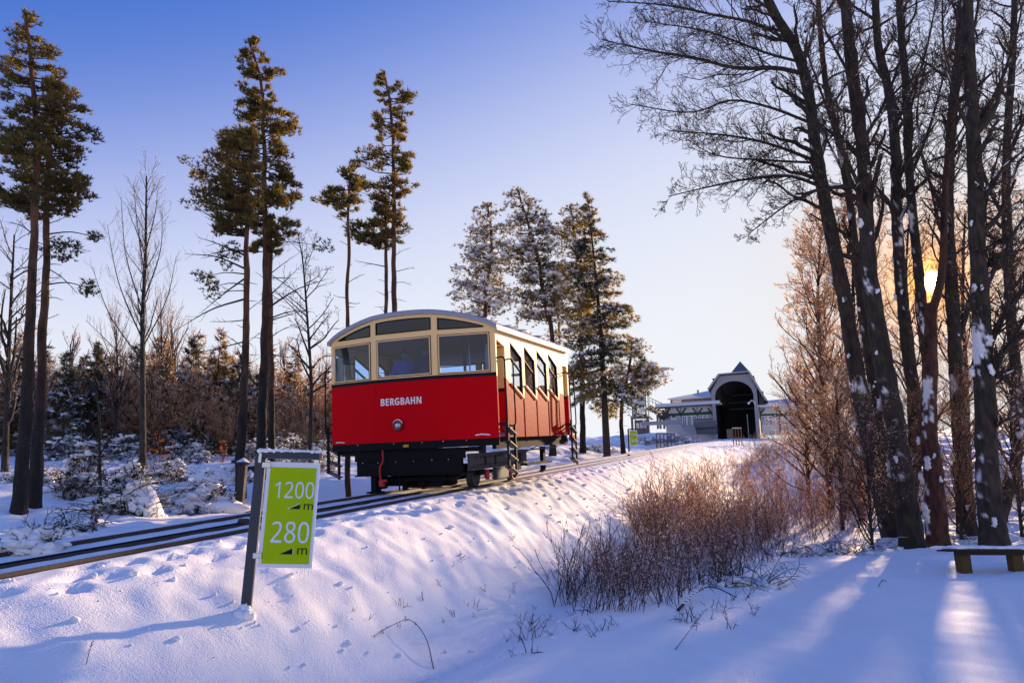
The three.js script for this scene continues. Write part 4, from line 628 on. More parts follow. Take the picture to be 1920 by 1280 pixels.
function needleTuft(mb, p, dir, s, n, col) {
  for (let i = 0; i < n; i++) {
    const d = dir.clone().multiplyScalar(0.8).add(V(R(-1, 1), R(-0.7, 1), R(-1, 1))).normalize(), l = s * R(0.6, 1.15), w = perp(d).multiplyScalar(s * R(0.07, 0.13)), k = R(0.7, 1.35);
    const c = [col[0] * k, col[1] * k, col[2] * k]; mb.tri(p.clone().sub(w), p.clone().add(w), p.clone().addScaledVector(d, l), c);
  }
}
class Ctx { constructor(o = {}) { this.limb = new MB(); this.twig = new MB(); this.frost = new MB(); this.snow = new MB(); Object.assign(this, { max: 3, n: [10, 8, 6, 0], ratio: [0.5, 0.5, 0.5], trop: 0.35, wob: 0.35, spread: [0.55, 1.0], twigC: [0.07, 0.045, 0.032], barkC: [0.05, 0.04, 0.034], frostN: 2, frostS: 0.015, frostC: [0.75, 0.72, 0.72], minR: 0.004, snowLimb: 0 }, o); } }
function sprout(c, pts, rad, level, len, n, f0 = 0.15, bias = null) {
  for (let i = 0; i < n; i++) {
    const f = f0 + (1 - f0) * (i + rnd()) / n, [p, t] = alongP(pts, f), a = R(...c.spread), q = perp(t); if (bias) q.addScaledVector(bias, 0.8).normalize();
    const d = t.multiplyScalar(Math.cos(a)).addScaledVector(q, Math.sin(a)); d.y += c.trop * 0.3;
    const r = Math.max(c.minR, lerp(rad[0], rad[rad.length - 1], f) * R(0.35, 0.6) * (c.rk ?? 1));
    branch(c, p, d, len * R(0.55, 1.15) * (1.15 - 0.6 * f), r, level);
  }
}
function branch(c, st, dir, len, r, level) {
  const n = Math.max(1, SEGS[level] - (level === c.max && level < 4 ? 1 : 0)), pts = path(st, dir, len, n, c.wob, c.trop), rad = taper(n, r, Math.max(c.minR * 0.7, r * 0.4));
  (level <= 1 ? c.limb : c.twig).tube(pts, rad, SIDES[level], level <= 1 ? c.bark ?? c.barkC : c.twigC);
  if (c.snowLimb && level <= 2 && rnd() < c.snowLimb) { const [p, t] = alongP(pts, R(0.1, 0.6)), h = V(t.x, 0, t.z); if (h.length() > 0.5) { const k = n > 4 ? 2 : 1; const sp = pts.slice(k, k + 3).map((q, i) => q.clone().add(V(0, rad[k + i] * 0.75, 0))); c.snow.tube(sp, [rad[k] * 0.4, rad[k] * 0.9, rad[k] * 0.3], 5, SNOWC); } }
  if (level < c.max) sprout(c, pts, rad, level + 1, len * c.ratio[Math.min(level, c.ratio.length - 1)], c.n[level]);
  if (level >= c.max - 1) for (let i = 0; i < c.frostN; i++) flake(c.frost, alongP(pts, R(0.3, 1))[0], c.frostS * R(0.6, 1.5), c.frostC);
}
function putTree(name, label, group, base, trunkMB, c, extra = []) {
  const g = thing(name, label, 'tree', base, group);
  if (trunkMB) part('trunk', trunkMB.geo(base), M.bark, g);
  part('limbs', c.limb.geo(base), M.bark, g); part('twigs', c.twig.geo(base), M.twig, g);
  part('frost', c.frost.geo(base), M.frost, g); part('snow', c.snow.geo(base), M.lump, g);
  for (const [n, mb, m] of extra) part(n, mb.geo(base), m, g);
  return g;
}
// --- pines drawn after their trunks and the reach of their crowns in the photograph
const PINE_C = [0.3, 0.2, 0.034], PINE_D = [0.12, 0.1, 0.028];
function pine(o) {
  seed(o.seed);
  const base = o.base ?? hit(...o.px[0]); const z = base.z + 0; const dep = base.clone().sub(EYE).dot(FW), k = dep / FOC;
  const ctl = o.px.map(([u, v], i) => i ? atZ(u, v, z) : base.clone().add(V(0, -0.2, 0)));
  const tp = smooth(ctl, 60), tpF = smooth(ctl, 140).map((p, i) => p.add(V(0.05 * N3(p.y * 0.9, o.seed * 5.3, 1), 0, 0.05 * N3(p.y * 0.9, o.seed * 5.3, 9)).multiplyScalar(Math.min(1, i / 12)))), radF = tpF.map((_, i) => lerp(o.w[0] * k / 2, o.w[1] * k / 2, Math.pow(i / 140, 0.8)) * (1 + 0.3 * Math.exp(-i / 4))), r0 = o.w[0] * k / 2, r1 = o.w[1] * k / 2, rad = tp.map((_, i) => lerp(r0, r1, Math.pow(i / 60, 0.8)) * (1 + 0.25 * Math.exp(-i / 2)));
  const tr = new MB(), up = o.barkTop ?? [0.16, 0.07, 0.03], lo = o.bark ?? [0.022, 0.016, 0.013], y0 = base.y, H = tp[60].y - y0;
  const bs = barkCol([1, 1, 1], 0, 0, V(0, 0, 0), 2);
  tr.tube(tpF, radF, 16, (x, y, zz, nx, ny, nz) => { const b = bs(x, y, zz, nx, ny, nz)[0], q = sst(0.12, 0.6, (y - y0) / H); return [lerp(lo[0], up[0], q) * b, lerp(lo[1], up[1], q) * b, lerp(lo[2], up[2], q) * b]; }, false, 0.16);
  const c = new Ctx({ max: 2, n: [6, 3, 0], frostN: 0, barkC: [0.06, 0.035, 0.022], twigC: [0.05, 0.032, 0.022] }), needles = new MB(), sn = new MB();
  const atV = (v) => { let best = 0; const Y = atZ(o.px[0][0], v, z).y; for (let i = 0; i < 60; i++) if (tp[i].y <= Y && tp[i + 1].y >= Y) { best = (i + (Y - tp[i].y) / Math.max(1e-6, tp[i + 1].y - tp[i].y)) / 60; break; } else if (tp[i].y < Y) best = 1; return best; };
  const cr = o.crown;                                                     // [v, reach left, reach right] in px
  const v0 = cr[0][0], v1 = cr[cr.length - 1][0];
  for (let i = 0; i < o.n; i++) {
    const wn = Math.round(5 + (v1 - v0) / 32), wi = Math.floor(Math.pow((i + rnd()) / o.n, o.pow ?? 0.9) * wn), side0 = 0.72 + 0.75 * N3(wi * 1.7, o.seed * 3.1), v = clamp(lerp(v0, v1, (wi + 0.5 + R(-0.42, 0.42)) / wn) + 9 * N3(wi * 2.3, o.seed), v0, v1); let j = 0; while (j < cr.length - 2 && cr[j + 1][0] < v) j++;
    const f = (v - cr[j][0]) / (cr[j + 1][0] - cr[j][0]), le = lerp(cr[j][1], cr[j + 1][1], f) * k, ri = lerp(cr[j][2], cr[j + 1][2], f) * k;
    const az = R(0, Math.PI * 2), ca = Math.sign(Math.cos(az)) * Math.pow(Math.abs(Math.cos(az)), 0.55), sa = Math.sin(az), ex = (ca < 0 ? le : ri) * R(0.4, 1.15) * (ca < 0 ? 1.15 - 0.5 * Math.max(0, N3(wi * 1.3, o.seed * 2.2)) : side0 + 0.35), ez = (le + ri) * 0.42 * R(0.5, 1.1);
    const reach = Math.hypot(ca * ex, sa * ez); if (reach < 0.05) continue;
    const fTip = atV(v), [tip] = alongP(tp, fTip); const tipP = V(tip.x + ca * ex, tip.y + R(-0.1, 0.1), tip.z + sa * ez);
    const [st] = alongP(tp, Math.max(0.02, Math.min(fTip, 0.985) - (o.rise ?? 0.25) * reach / H));
    const mid = st.clone().lerp(tipP, 0.55).add(V(0, (o.sag ?? -0.12) * reach + R(-0.06, 0.06), 0));
    const bp = smooth([st, mid, tipP], 6), br = taper(6, clamp(0.012 + reach * 0.014, 0.01, 0.05), 0.005);
    c.limb.tube(bp, br, 4, c.barkC);
    const lit = clamp(0.5 + 0.6 * N3(tip.x * 0.9 + i * 0.05, tip.y * 0.8, i * 0.11), 0, 1), col = [lerp(PINE_D[0], PINE_C[0], lit), lerp(PINE_D[1], PINE_C[1], lit), lerp(PINE_D[2], PINE_C[2], lit)];
    const nt = Math.max(4, Math.round(reach * (o.dens ?? 34)));
    const puff = Math.min(0.34, 0.1 + reach * 0.17) * (o.puff ?? 1), cl = Math.max(2, Math.round(reach * 3.2));
    for (let m = 0; m < cl; m++) {                                       // little pads of needles toward the end of the bough
      const [pc, td] = alongP(bp, R(0.42, 1)), cen = pc.add(V(R(-1, 1), R(-0.25, 0.35), R(-1, 1)).multiplyScalar(puff * 0.8)); c.twig.tube([alongP(bp, 0.4 + 0.5 * rnd())[0], cen], [0.006, 0.004], 3, c.twigC);
      for (let q = 0; q < nt / cl * 1.35; q++) {
        const pp = cen.clone().add(V(R(-1, 1), R(-0.42, 0.55), R(-1, 1)).multiplyScalar(puff * 0.62)), dd = td.clone().add(V(0, 0.5, 0)).normalize();
        const isS = o.snow && rnd() < o.snow;
        needleTuft(isS ? sn : needles, pp, dd, (o.ns ?? 0.13) * R(0.8, 1.2), isS ? 5 : o.nn ?? 8, isS ? [0.7, 0.72, 0.78] : col);
      }
      if (o.snow && rnd() < o.snow * 1.1) c.snow.blob(cen.clone().add(V(0, puff * 0.2, 0)), puff * R(0.2, 0.5), puff * R(0.08, 0.16), puff * R(0.2, 0.5), SNOWC, 0.45, i + m, 7);
    }
  }
  for (let i = 0; i < 16; i++) { const [p] = alongP(tp, R(0.12, 0.6)), d = V(R(-1, 1), R(-0.3, 0.3), R(-1, 1)).normalize(), l = R(0.12, 0.5); c.limb.tube([p, p.clone().addScaledVector(d, l * 0.6), p.clone().addScaledVector(d, l).add(V(0, R(-0.1, 0.08), 0))], [0.014, 0.009, 0.005], 4, c.barkC); }
  for (const [v, dx, dv] of o.dead ?? []) {                               // bare dead boughs below the crown
    const [st] = alongP(tp, atV(v)), e = atZ(o.px[0][0], v + dv, z), s0 = atZ(o.px[0][0], v, z), dz = R(-0.5, 0.5) * Math.abs(dx) * k, tipP = st.clone().add(V(dx * k, e.y - s0.y, dz)), md = st.clone().lerp(tipP, 0.5).add(V(0, R(-0.05, 0.1) * Math.abs(dx) * k, 0));
    const bp = smooth([st, md, tipP], 7), br = taper(7, clamp(Math.abs(dx) * k * 0.022, 0.01, 0.05), 0.005); c.limb.tube(bp, br, 5, c.barkC); sprout(c, bp, br, 2, Math.abs(dx) * k * 0.3, Math.max(2, Math.round(Math.abs(dx) / 11)), 0.3);
  }
  for (const [u, v, ru, rv, nn] of o.pads ?? []) {                        // separate hanging sprays
    const p0 = atZ(u, v, z); const [st] = alongP(tp, atV(v - 6)); const bp = smooth([st, st.clone().lerp(p0, 0.5).add(V(0, 0.1, 0)), p0], 6); c.limb.tube(bp, taper(6, 0.022, 0.006), 4, c.barkC);
    for (let i = 0; i < nn; i++) { const a = R(0, 6.28), q = Math.sqrt(rnd()); const p = p0.clone().add(V(Math.cos(a) * q * ru * k, Math.sin(a) * q * rv * k, R(-1, 1) * ru * k * 0.6)); const snowy = o.snow && rnd() < o.snow; needleTuft(snowy ? sn : needles, p, V(R(-0.4, 0.4), 0.4, 0).normalize(), o.ns ?? 0.13, o.nn ?? 8, snowy ? [0.7, 0.72, 0.78] : PINE_D); }
  }
  const g = thing('pine_tree', o.label, 'tree', base, o.group);
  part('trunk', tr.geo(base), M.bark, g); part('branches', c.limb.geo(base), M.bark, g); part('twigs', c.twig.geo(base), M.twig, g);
  part('crown', needles.geo(base), M.needle, g); part('snow_dusting', sn.geo(base), M.frost, g); part('snow', c.snow.geo(base), M.lump, g);
  return g;
}
const pineA = hit(36, 962), pineB = hit(64, 952);
pine({ seed: 1, label: 'tall pine with a heavy crown at the very left edge, trunk nearest the frame', base: pineA, px: [[36, 962], [48, 760], [58, 560], [64, 400], [68, 250], [58, 130], [48, 25]], w: [27, 7], n: 120, dens: 36,
  crown: [[16, 4, 6], [70, 28, 34], [130, 62, 48], [200, 75, 60], [260, 72, 52], [320, 70, 50], [390, 75, 40]], dead: [[500, -70, 10], [560, 40, -20], [600, -50, -20], [440, -70, -30], [690, 26, -12]] });
pine({ seed: 2, label: 'second tall pine from the left, its crown leaning right over hanging sprays', base: pineB, px: [[64, 952], [74, 760], [82, 560], [88, 400], [94, 260], [112, 165]], w: [25, 6], n: 90, dens: 36,
  crown: [[150, 10, 14], [190, 30, 55], [240, 45, 68], [300, 45, 70], [345, 50, 92], [400, 50, 70]], pads: [[118, 470, 34, 26, 110], [165, 540, 18, 20, 50], [178, 445, 14, 10, 28]], dead: [[420, 50, -14], [450, 80, 14], [500, 60, 44], [520, 40, 4], [600, 24, -14], [470, -50, 0]] });
const capB = hit(452, 950);
const pine3 = farPineAt(451, 930, 20);
pine({ seed: 3, label: 'pine with a dark trunk right behind the capped post, crown swept left', base: pine3, px: [[451, 930], [455, 760], [460, 600], [463, 450], [468, 340], [474, 250]], w: [20, 6], n: 90, dens: 38, rise: 0.35,
  crown: [[215, 30, 6], [240, 70, 10], [290, 108, 14], [340, 98, 20], [400, 92, 14], [440, 50, 10]], pads: [[395, 540, 20, 26, 60], [430, 480, 24, 36, 90], [380, 520, 22, 12, 40]], dead: [[505, -110, -15], [520, -95, 60], [545, -60, 10], [480, -110, -40], [600, -60, 10], [640, -80, 22], [690, 30, -20], [585, 40, -30], [560, -110, 70], [655, -50, -30], [470, -90, 10]] });
pine({ seed: 4, base: farPineAt(487, 900, 24), label: 'tallest pine left of the funicular car with a narrow pointed crown', px: [[487, 852], [494, 700], [498, 560], [496, 400], [494, 260], [488, 150], [466, 72]], w: [21, 5], n: 165, dens: 40, rise: 0.2, ns: 0.16,
  crown: [[68, 8, 8], [100, 28, 34], [150, 42, 38], [200, 48, 44], [235, 96, 46], [290, 84, 66], [330, 80, 76], [400, 56, 54], [470, 34, 36]], pads: [[605, 462, 22, 14, 34]], dead: [[560, 70, -60], [580, 110, -70], [520, 60, -50], [600, 90, -20], [640, 60, -40], [500, 40, -60], [660, 70, 10], [545, 40, 20], [690, 40, -30], [620, -40, 20]] });
pine({ seed: 5, label: 'slim bare-topped pine stem standing behind the tallest left pine', base: farPineAt(512, 900, 25.5), px: [[512, 846], [508, 700], [506, 560], [506, 410]], w: [14, 8], n: 5, crown: [[405, 8, 10], [430, 14, 16]], dead: [[430, 50, -30], [520, 60, 10], [600, 70, -30], [560, -20, -14], [470, 30, -40]] });
pine({ seed: 6, label: 'small-crowned pine just left of the funicular car roof', base: farPineAt(655, 928, 20), px: [[655, 930], [653, 760], [652, 600], [653, 440], [655, 312]], w: [12, 5], n: 34, dens: 34, rise: 0.15, ns: 0.15,
  crown: [[308, 4, 8], [330, 54, 36], [370, 44, 20], [405, 28, 16]], dead: [[530, 36, -12], [420, -34, -14], [460, -20, -10], [575, 14, 0], [500, 8, -6], [365, -10, -44]] });
const pine7 = onST(farPineAt(655, 928, 20).dot(HD) + 4, farPineAt(655, 928, 20).dot(LD) - 0.2);
pine({ seed: 7, label: 'tall golden-green pine rising behind the middle of the car roof', base: pine7, px: [[739, 905], [739, 760], [739, 580], [738, 420], [735, 240], [722, 138]], w: [16, 5], n: 115, dens: 32, rise: 0.2, ns: 0.15,
  crown: [[133, 12, 6], [165, 26, 42], [215, 42, 28], [270, 62, 32], [310, 68, 42], [350, 76, 26], [400, 50, 14], [450, 40, 10]], pads: [[760, 430, 12, 14, 30]], dead: [[510, 40, -14], [530, 36, 4], [480, 32, -20], [455, 30, -10], [375, 36, -22], [560, 24, 6], [545, -20, 8], [450, 26, -24]] });
pine({ seed: 8, label: 'thin pine stem beside the golden-green pine behind the car roof', base: onST(pine7.dot(HD) + 0.6, pine7.dot(LD) - 0.35), px: [[725, 905], [725, 700], [724, 560], [724, 380]], w: [11, 6], n: 40, dens: 34, rise: 0.1, ns: 0.15,
  crown: [[385, 40, 4], [410, 70, 6], [440, 66, 8], [470, 40, 6]], dead: [[500, -60, -6], [530, -18, -8], [575, -26, -4], [555, -20, -10]] });
// snow-dusted group behind the car; they stand about 45 m off
const grp = (s, t) => onST(s, t);
const farPine = (u, v, d) => { const r = ray(u, v); const p = EYE.clone().addScaledVector(r, d); p.y = GY(p); return p; };
pine({ seed: 11, label: 'leftmost of the snow-dusted pines behind the car, bent rightward', base: farPine(905, 830, 43), px: [[905, 830], [908, 640], [912, 540], [922, 460], [914, 382]], w: [13, 4], n: 90, dens: 15, ns: 0.24, nn: 8, snow: 0.36, rise: 0.1, sag: 0.02, puff: 2.2,
  crown: [[378, 6, 14], [410, 40, 28], [450, 50, 36], [500, 54, 50], [545, 60, 40], [590, 50, 40]] });
pine({ seed: 12, label: 'snow-dusted pine with an orange bending trunk behind the car roof end', base: farPine(1036, 830, 43), px: [[1036, 830], [1034, 620], [1020, 560], [1010, 490], [990, 420], [970, 354]], w: [13, 4], n: 120, dens: 15, ns: 0.24, nn: 8, snow: 0.25, rise: 0.15, sag: 0.02, puff: 2.2,
  crown: [[350, 4, 8], [375, 30, 24], [410, 34, 34], [450, 50, 40], [500, 60, 44], [550, 66, 40], [600, 60, 34]] });
pine({ seed: 13, label: 'golden-lit snowy pine between the bent pine and the dark spruce', base: farPine(1092, 832, 46), px: [[1092, 832], [1090, 620], [1084, 500], [1070, 386]], w: [12, 4], n: 130, dens: 15, ns: 0.24, nn: 8, snow: 0.22, rise: 0.1, sag: 0.02, puff: 2.2,
  crown: [[383, 6, 10], [410, 30, 30], [460, 44, 40], [520, 50, 44], [590, 48, 36], [640, 40, 30]] });
pine({ seed: 14, label: 'low snowy pine with spreading boughs in front of the glass tower', base: farPine(1168, 826, 47), px: [[1168, 826], [1166, 760], [1178, 700], [1186, 640]], w: [10, 4], n: 80, dens: 15, ns: 0.22, nn: 8, snow: 0.3, rise: 0.1, sag: -0.02, puff: 1.9,
  crown: [[634, 8, 10], [660, 26, 24], [690, 36, 50], [720, 30, 60], [745, 20, 40]] });
pine({ seed: 15, label: 'thin pine half hidden between the snowy pines right of the car', base: farPine(1058, 830, 50), px: [[1058, 830], [1052, 700], [1046, 560]], w: [9, 3], n: 40, dens: 13, ns: 0.22, nn: 7, snow: 0.3, puff: 1.9,
  crown: [[555, 6, 6], [590, 30, 26], [650, 34, 28], [700, 26, 24]] });
// --- spruces: whorls of drooping boughs
function spruceParts(o) {                                                 // built at the origin, H metres tall
  const tr = new MB(), nd = new MB(), sn = new MB(), lb = new MB(), sb = new MB(), H = o.H, W = o.W;
  const tp = smooth([V(0, -0.2, 0), V(H * 0.01, H * 0.5, 0), V(0, H, 0)], 16); tr.tube(tp, taper(16, H * 0.013 + 0.02, 0.012), 7, o.bark ?? [0.05, 0.035, 0.028]);
  for (let i = 0; i < o.n; i++) {
    const f = lerp(o.f0 ?? 0.06, 0.985, Math.pow((i + rnd()) / o.n, 1.0)), reach = W * Math.pow(1 - f, 0.85) * R(0.6, 1.15) + 0.06, az = R(0, 6.28), d = V(Math.cos(az), 0, Math.sin(az)), st = V(0, f * H, 0);
    const drop = lerp(-0.42, 0.45, Math.pow(f, 1.4)) * reach, tip = st.clone().addScaledVector(d, reach).add(V(0, drop, 0)), mid = st.clone().lerp(tip, 0.5).add(V(0, reach * 0.06, 0));
    const bp = smooth([st, mid, tip], 5); lb.tube(bp, taper(5, 0.008 + reach * 0.012, 0.004), 3, [0.05, 0.035, 0.028]);
    const nt = Math.max(3, Math.round(reach * o.dens)), q = V(-d.z, 0, d.x);
    for (let m = 0; m < nt; m++) { const g = R(0.15, 1), [pc, td] = alongP(bp, g), side = R(-1, 1), p = pc.addScaledVector(q, side * reach * 0.32 * (1.1 - g * 0.6)).add(V(0, R(-0.14, 0.03) * Math.min(1, reach), 0)), dd = td.addScaledVector(q, side * 0.9).add(V(0, -0.1, 0)).normalize(); const isS = rnd() < o.snow; needleTuft(isS ? sn : nd, isS ? p.add(V(0, 0.04, 0)) : p, dd, o.ns * R(0.7, 1.2), o.nn ?? 6, isS ? [0.72, 0.74, 0.8] : (o.col2 && N3(st.y * 0.35, az * 0.7, 3) > -0.02 ? o.col2 : o.col) ?? [0.03, 0.042, 0.016]); }
    if (rnd() < o.snow * 2) { const [pc] = alongP(bp, R(0.5, 0.95)); sb.blob(pc.add(V(0, 0.05, 0)), reach * R(0.06, 0.15) + 0.03, 0.03 + reach * 0.02, reach * R(0.06, 0.15) + 0.03, SNOWC, 0.6, i, 7); }
  }
  return [['trunk', tr.geo(), M.bark], ['branches', lb.geo(), M.bark], ['crown', nd.geo(), M.needle], ['snow_dusting', sn.geo(), M.frost], ['snow', sb.geo(), M.lump]];
}
function putParts(name, label, cat, base, parts, sc = 1, turn = 0, group) { const g = thing(name, label, cat, base, group); g.scale.setScalar(sc); g.rotation.y = turn; for (const [n, ge, m] of parts) part(n, ge, m, g); return g; }
{
  seed(31); const b = farPine(1138, 826, 42), H = atZ(1120, 357, b.z).y - b.y;
  const sp = spruceParts({ H, W: H * 0.235, n: 170, dens: 24, ns: 0.26, nn: 7, snow: 0.17, col: [0.05, 0.055, 0.016], col2: PINE_C, f0: 0.2 });
  const g = putParts('spruce_tree', 'tall dark spruce with snow-laden drooping boughs right of the car', 'tree', b, sp); g.rotation.z = 0.045;
}

// --- bare trees on the left
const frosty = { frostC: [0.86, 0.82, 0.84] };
function bareTree(o) {
  seed(o.seed); const base = o.base ?? hit(...o.px[0]), z = base.z, k = base.clone().sub(EYE).dot(FW) / FOC;
  const ctl = o.px.map(([u, v], i) => i ? atZ(u, v, z) : base.clone().add(V(0, -0.15, 0))), tp = smooth(ctl, o.sides > 20 ? 220 : 110), NT = tp.length - 1, rad = tp.map((p, i) => lerp(o.w[0], o.w[1], i / NT) * k / 2 * (o.sides > 20 ? 0.86 : 1) * (1 + 0.35 * Math.exp(-i / NT * 28)) * (1 + 0.07 * N3(p.x * 2, p.y * 1.6, o.seed)));
  const bark = barkCol(o.bark ?? [0.045, 0.032, 0.026], o.moss ?? 0.6, o.snowBark ?? 0, o.side ?? V(-0.7, 0.2, 0.5), o.barkSc ?? 1.5), tr = new MB(); tr.tube(tp, rad, o.sides ?? 12, bark, false, o.sides > 20 ? 0.13 : 0.06);
  const c = new Ctx({ bark, ...o.ctx });
  for (const lb of o.limbs ?? []) {                                       // limbs traced by hand: [[u, v] ...], width px, shift in depth
    const n = lb.px.length, pts = lb.px.map(([u, v], i) => atZ(u, v, z + (lb.dz ?? 0) * (i / (n - 1)))); const q = smooth(pts, 20), rr = taper(20, lb.w * k / 2, Math.max(0.006, lb.w * k * 0.12));
    c.limb.tube(q, rr, 7, bark); const L = q.reduce((a, p, i) => i ? a + p.distanceTo(q[i - 1]) : 0, 0);
    sprout(c, q, rr, 2, Math.max(L * (lb.len ?? 0.26), 0.25), Math.round((lb.n ?? 22) * (o.sides > 20 ? 1.5 : 1)), 0.12);
    if (c.snowLimb) for (let i = 2; i < 18; i += 1) if (rnd() < c.snowLimb * 1.6) { const sp = [0, 1, 2].map((j) => q[i + j].clone().add(V(0, rr[i + j] * 0.8, 0))); c.snow.tube(sp, [rr[i] * 0.4, rr[i] * 0.85, rr[i] * 0.35], 6, SNOWC); }
  }
  if (o.auto) sprout(c, tp, rad, 1, o.auto.len * k, Math.round(o.auto.n * (o.sides > 20 ? 1.5 : 1)), o.auto.f0, o.auto.bias);
  const clumps = new MB();
  for (let i = 0; i < (o.clumps ?? 0) * 0.4; i++) { const f = R(0.02, 0.62), [p] = alongP(tp, f), r = lerp(rad[0], rad[NT], f), a = R(-0.9, 1.7) ; const d = V(-Math.cos(a) * 0.9, 0, Math.sin(a)).normalize(); const s = r * R(0.1, 0.3); const L = Math.round(R(1, 4)); for (let j = 0; j < L; j++) clumps.blob(p.clone().addScaledVector(d, r * 0.92).add(V(R(-0.4, 0.4) * s, j * s * 0.9, R(-0.3, 0.3) * s)), s * R(0.6, 1), s * R(0.8, 1.3), s * R(0.6, 1), SNOWC, 0.5, i + j * 3.3, 9); }
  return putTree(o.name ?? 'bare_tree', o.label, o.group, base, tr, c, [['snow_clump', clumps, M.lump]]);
}
bareTree({ seed: 41, label: 'slender frosted bare tree with upswept twigs between the left pine pairs', base: hitD(268, 886, 38), px: [[268, 884], [267, 740], [267, 600], [272, 470], [274, 330]], w: [13, 3], ctx: { ...frosty, max: 3, n: [8, 7, 5], ratio: [0.42, 0.45, 0.5], trop: 0.6, wob: 0.2, spread: [0.5, 0.95], frostN: 2, frostS: 0.02, minR: 0.0035, rk: 0.6 }, auto: { len: 120, n: 30, f0: 0.35 }, limbs: [[268, 680, 205, 590, 172, 500], [268, 640, 222, 530, 200, 420], [269, 590, 236, 480, 226, 370], [270, 560, 300, 470, 304, 400], [268, 650, 312, 560, 330, 480], [271, 520, 258, 430, 250, 350], [273, 470, 290, 400, 296, 350], [268, 720, 220, 660, 160, 600]].map((q, i) => ({ px: [[q[0], q[1]], [q[2], q[3]], [q[4], q[5]]], w: 3, n: 18, dz: i % 2 ? 0.8 : -0.8 })) });
bareTree({ seed: 42, label: 'small frosted birch glowing pale orange left of the car', base: farPineAt(580, 880, 30), px: [[580, 880], [583, 720], [576, 600], [566, 480], [558, 440]], w: [9, 2], ctx: { ...frosty, max: 3, n: [7, 5, 4], ratio: [0.5, 0.5, 0.5], trop: 0.1, wob: 0.3, frostN: 4, frostS: 0.035, minR: 0.004, frostC: [0.88, 0.78, 0.7] }, auto: { len: 120, n: 26, f0: 0.3 } });
bareTree({ seed: 43, label: 'bent thin sapling arching left in the forest clearing', px: [[190, 960], [186, 860], [183, 760], [166, 715], [120, 708]], w: [7, 2.5], ctx: { max: 2, n: [4, 3], trop: 0.1, frostN: 0 }, auto: { len: 60, n: 14, f0: 0.3 } });
bareTree({ seed: 44, label: 'bare tree at the left frame edge behind the tall pines', base: farPine(10, 880, 26), px: [[10, 880], [14, 700], [20, 560], [26, 440]], w: [12, 3], ctx: { ...frosty, max: 3, n: [6, 5, 4], ratio: [0.45, 0.5, 0.5], trop: 0.6, frostN: 2, frostS: 0.03, minR: 0.005, twigC: [0.12, 0.06, 0.035] }, auto: { len: 130, n: 26, f0: 0.2 } });

// --- the big bare trees on the right
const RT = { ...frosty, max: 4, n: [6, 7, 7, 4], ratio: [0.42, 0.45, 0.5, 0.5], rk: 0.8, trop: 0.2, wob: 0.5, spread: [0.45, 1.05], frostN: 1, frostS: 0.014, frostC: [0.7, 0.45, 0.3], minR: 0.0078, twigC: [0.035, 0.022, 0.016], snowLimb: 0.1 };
const RC = { ...RT, n: [6, 7, 7, 4] };
const rb = (u, v, dz = 0) => { const p = hit(u, v); p.z -= dz; p.y = GY(p); return p; };
const T = (o) => bareTree({ bark: [0.05, 0.034, 0.025], sides: 26, snowBark: 0.02, barkSc: 2.6, moss: 0.8, ctx: o.rc ? RC : RT, ...o });
T({ seed: 51, label: 'leftmost leaning bare trunk of the right group, with limbs reaching far left', px: [[1676, 1003], [1638, 860], [1607, 700], [1582, 550], [1558, 430], [1532, 290], [1515, 165], [1492, 90], [1450, 20], [1420, -60]], w: [40, 22], clumps: 26, rc: 1,
  limbs: [{ px: [[1506, 138], [1460, 128], [1380, 127], [1300, 108], [1220, 95], [1128, 74]], w: 11, n: 40, dz: 0.3 }, { px: [[1526, 300], [1450, 272], [1380, 256], [1250, 244]], w: 8, n: 34, dz: 0.5 }, { px: [[1542, 350], [1480, 330], [1400, 336], [1330, 350], [1253, 368]], w: 8, n: 30, dz: -0.4 }, { px: [[1542, 352], [1485, 378], [1440, 410], [1395, 446]], w: 6, n: 18, dz: 0.3 },
    { px: [[1488, 82], [1420, 45], [1340, 28], [1250, 10], [1140, 2]], w: 9, n: 36, dz: -0.5 }, { px: [[1520, 230], [1440, 200], [1370, 188], [1300, 210], [1180, 195]], w: 7, n: 30, dz: -0.8 }, { px: [[1526, 305], [1440, 300], [1340, 290], [1290, 262]], w: 6, n: 24, dz: 0.9 }, { px: [[1500, 116], [1440, 100], [1330, 60], [1210, 40]], w: 7, n: 34, dz: 1.0 }, { px: [[1450, 20], [1380, -20], [1280, -40]], w: 8, n: 26 }, { px: [[1510, 60], [1560, 10], [1580, -40]], w: 7, n: 16 }],
  auto: { len: 170, n: 14, f0: 0.5 } });
T({ seed: 52, label: 'thin dark stem close behind the leftmost right-hand trunk', base: rb(1694, 996, 0.6), px: [[1694, 996], [1650, 800], [1622, 620], [1608, 500], [1594, 380], [1574, 270], [1548, 150], [1532, -40]], w: [24, 12], rc: 1, clumps: 10, limbs: [{ px: [[1585, 330], [1540, 240], [1500, 170], [1440, 120]], w: 6, n: 18, dz: -0.5 }, { px: [[1560, 200], [1610, 120], [1640, 40]], w: 6, n: 16, dz: 0.5 }], auto: { len: 150, n: 12, f0: 0.4 } });
T({ seed: 53, label: 'thick snow-flecked trunk with a flared foot left of the reddish trunk', px: [[1712, 1026], [1694, 900], [1671, 750], [1648, 625], [1632, 525], [1624, 400], [1618, 280], [1602, 165], [1592, 70], [1580, -60]], w: [46, 24], clumps: 34, rc: 1, limbs: [{ px: [[1622, 370], [1580, 280], [1550, 200], [1500, 60]], w: 9, n: 22, dz: 0.5 }, { px: [[1615, 270], [1660, 190], [1690, 100], [1700, 0]], w: 9, n: 22, dz: -0.6 }, { px: [[1600, 150], [1560, 80], [1520, 0]], w: 8, n: 18, dz: 0.4 }], auto: { len: 170, n: 14, f0: 0.42 } });
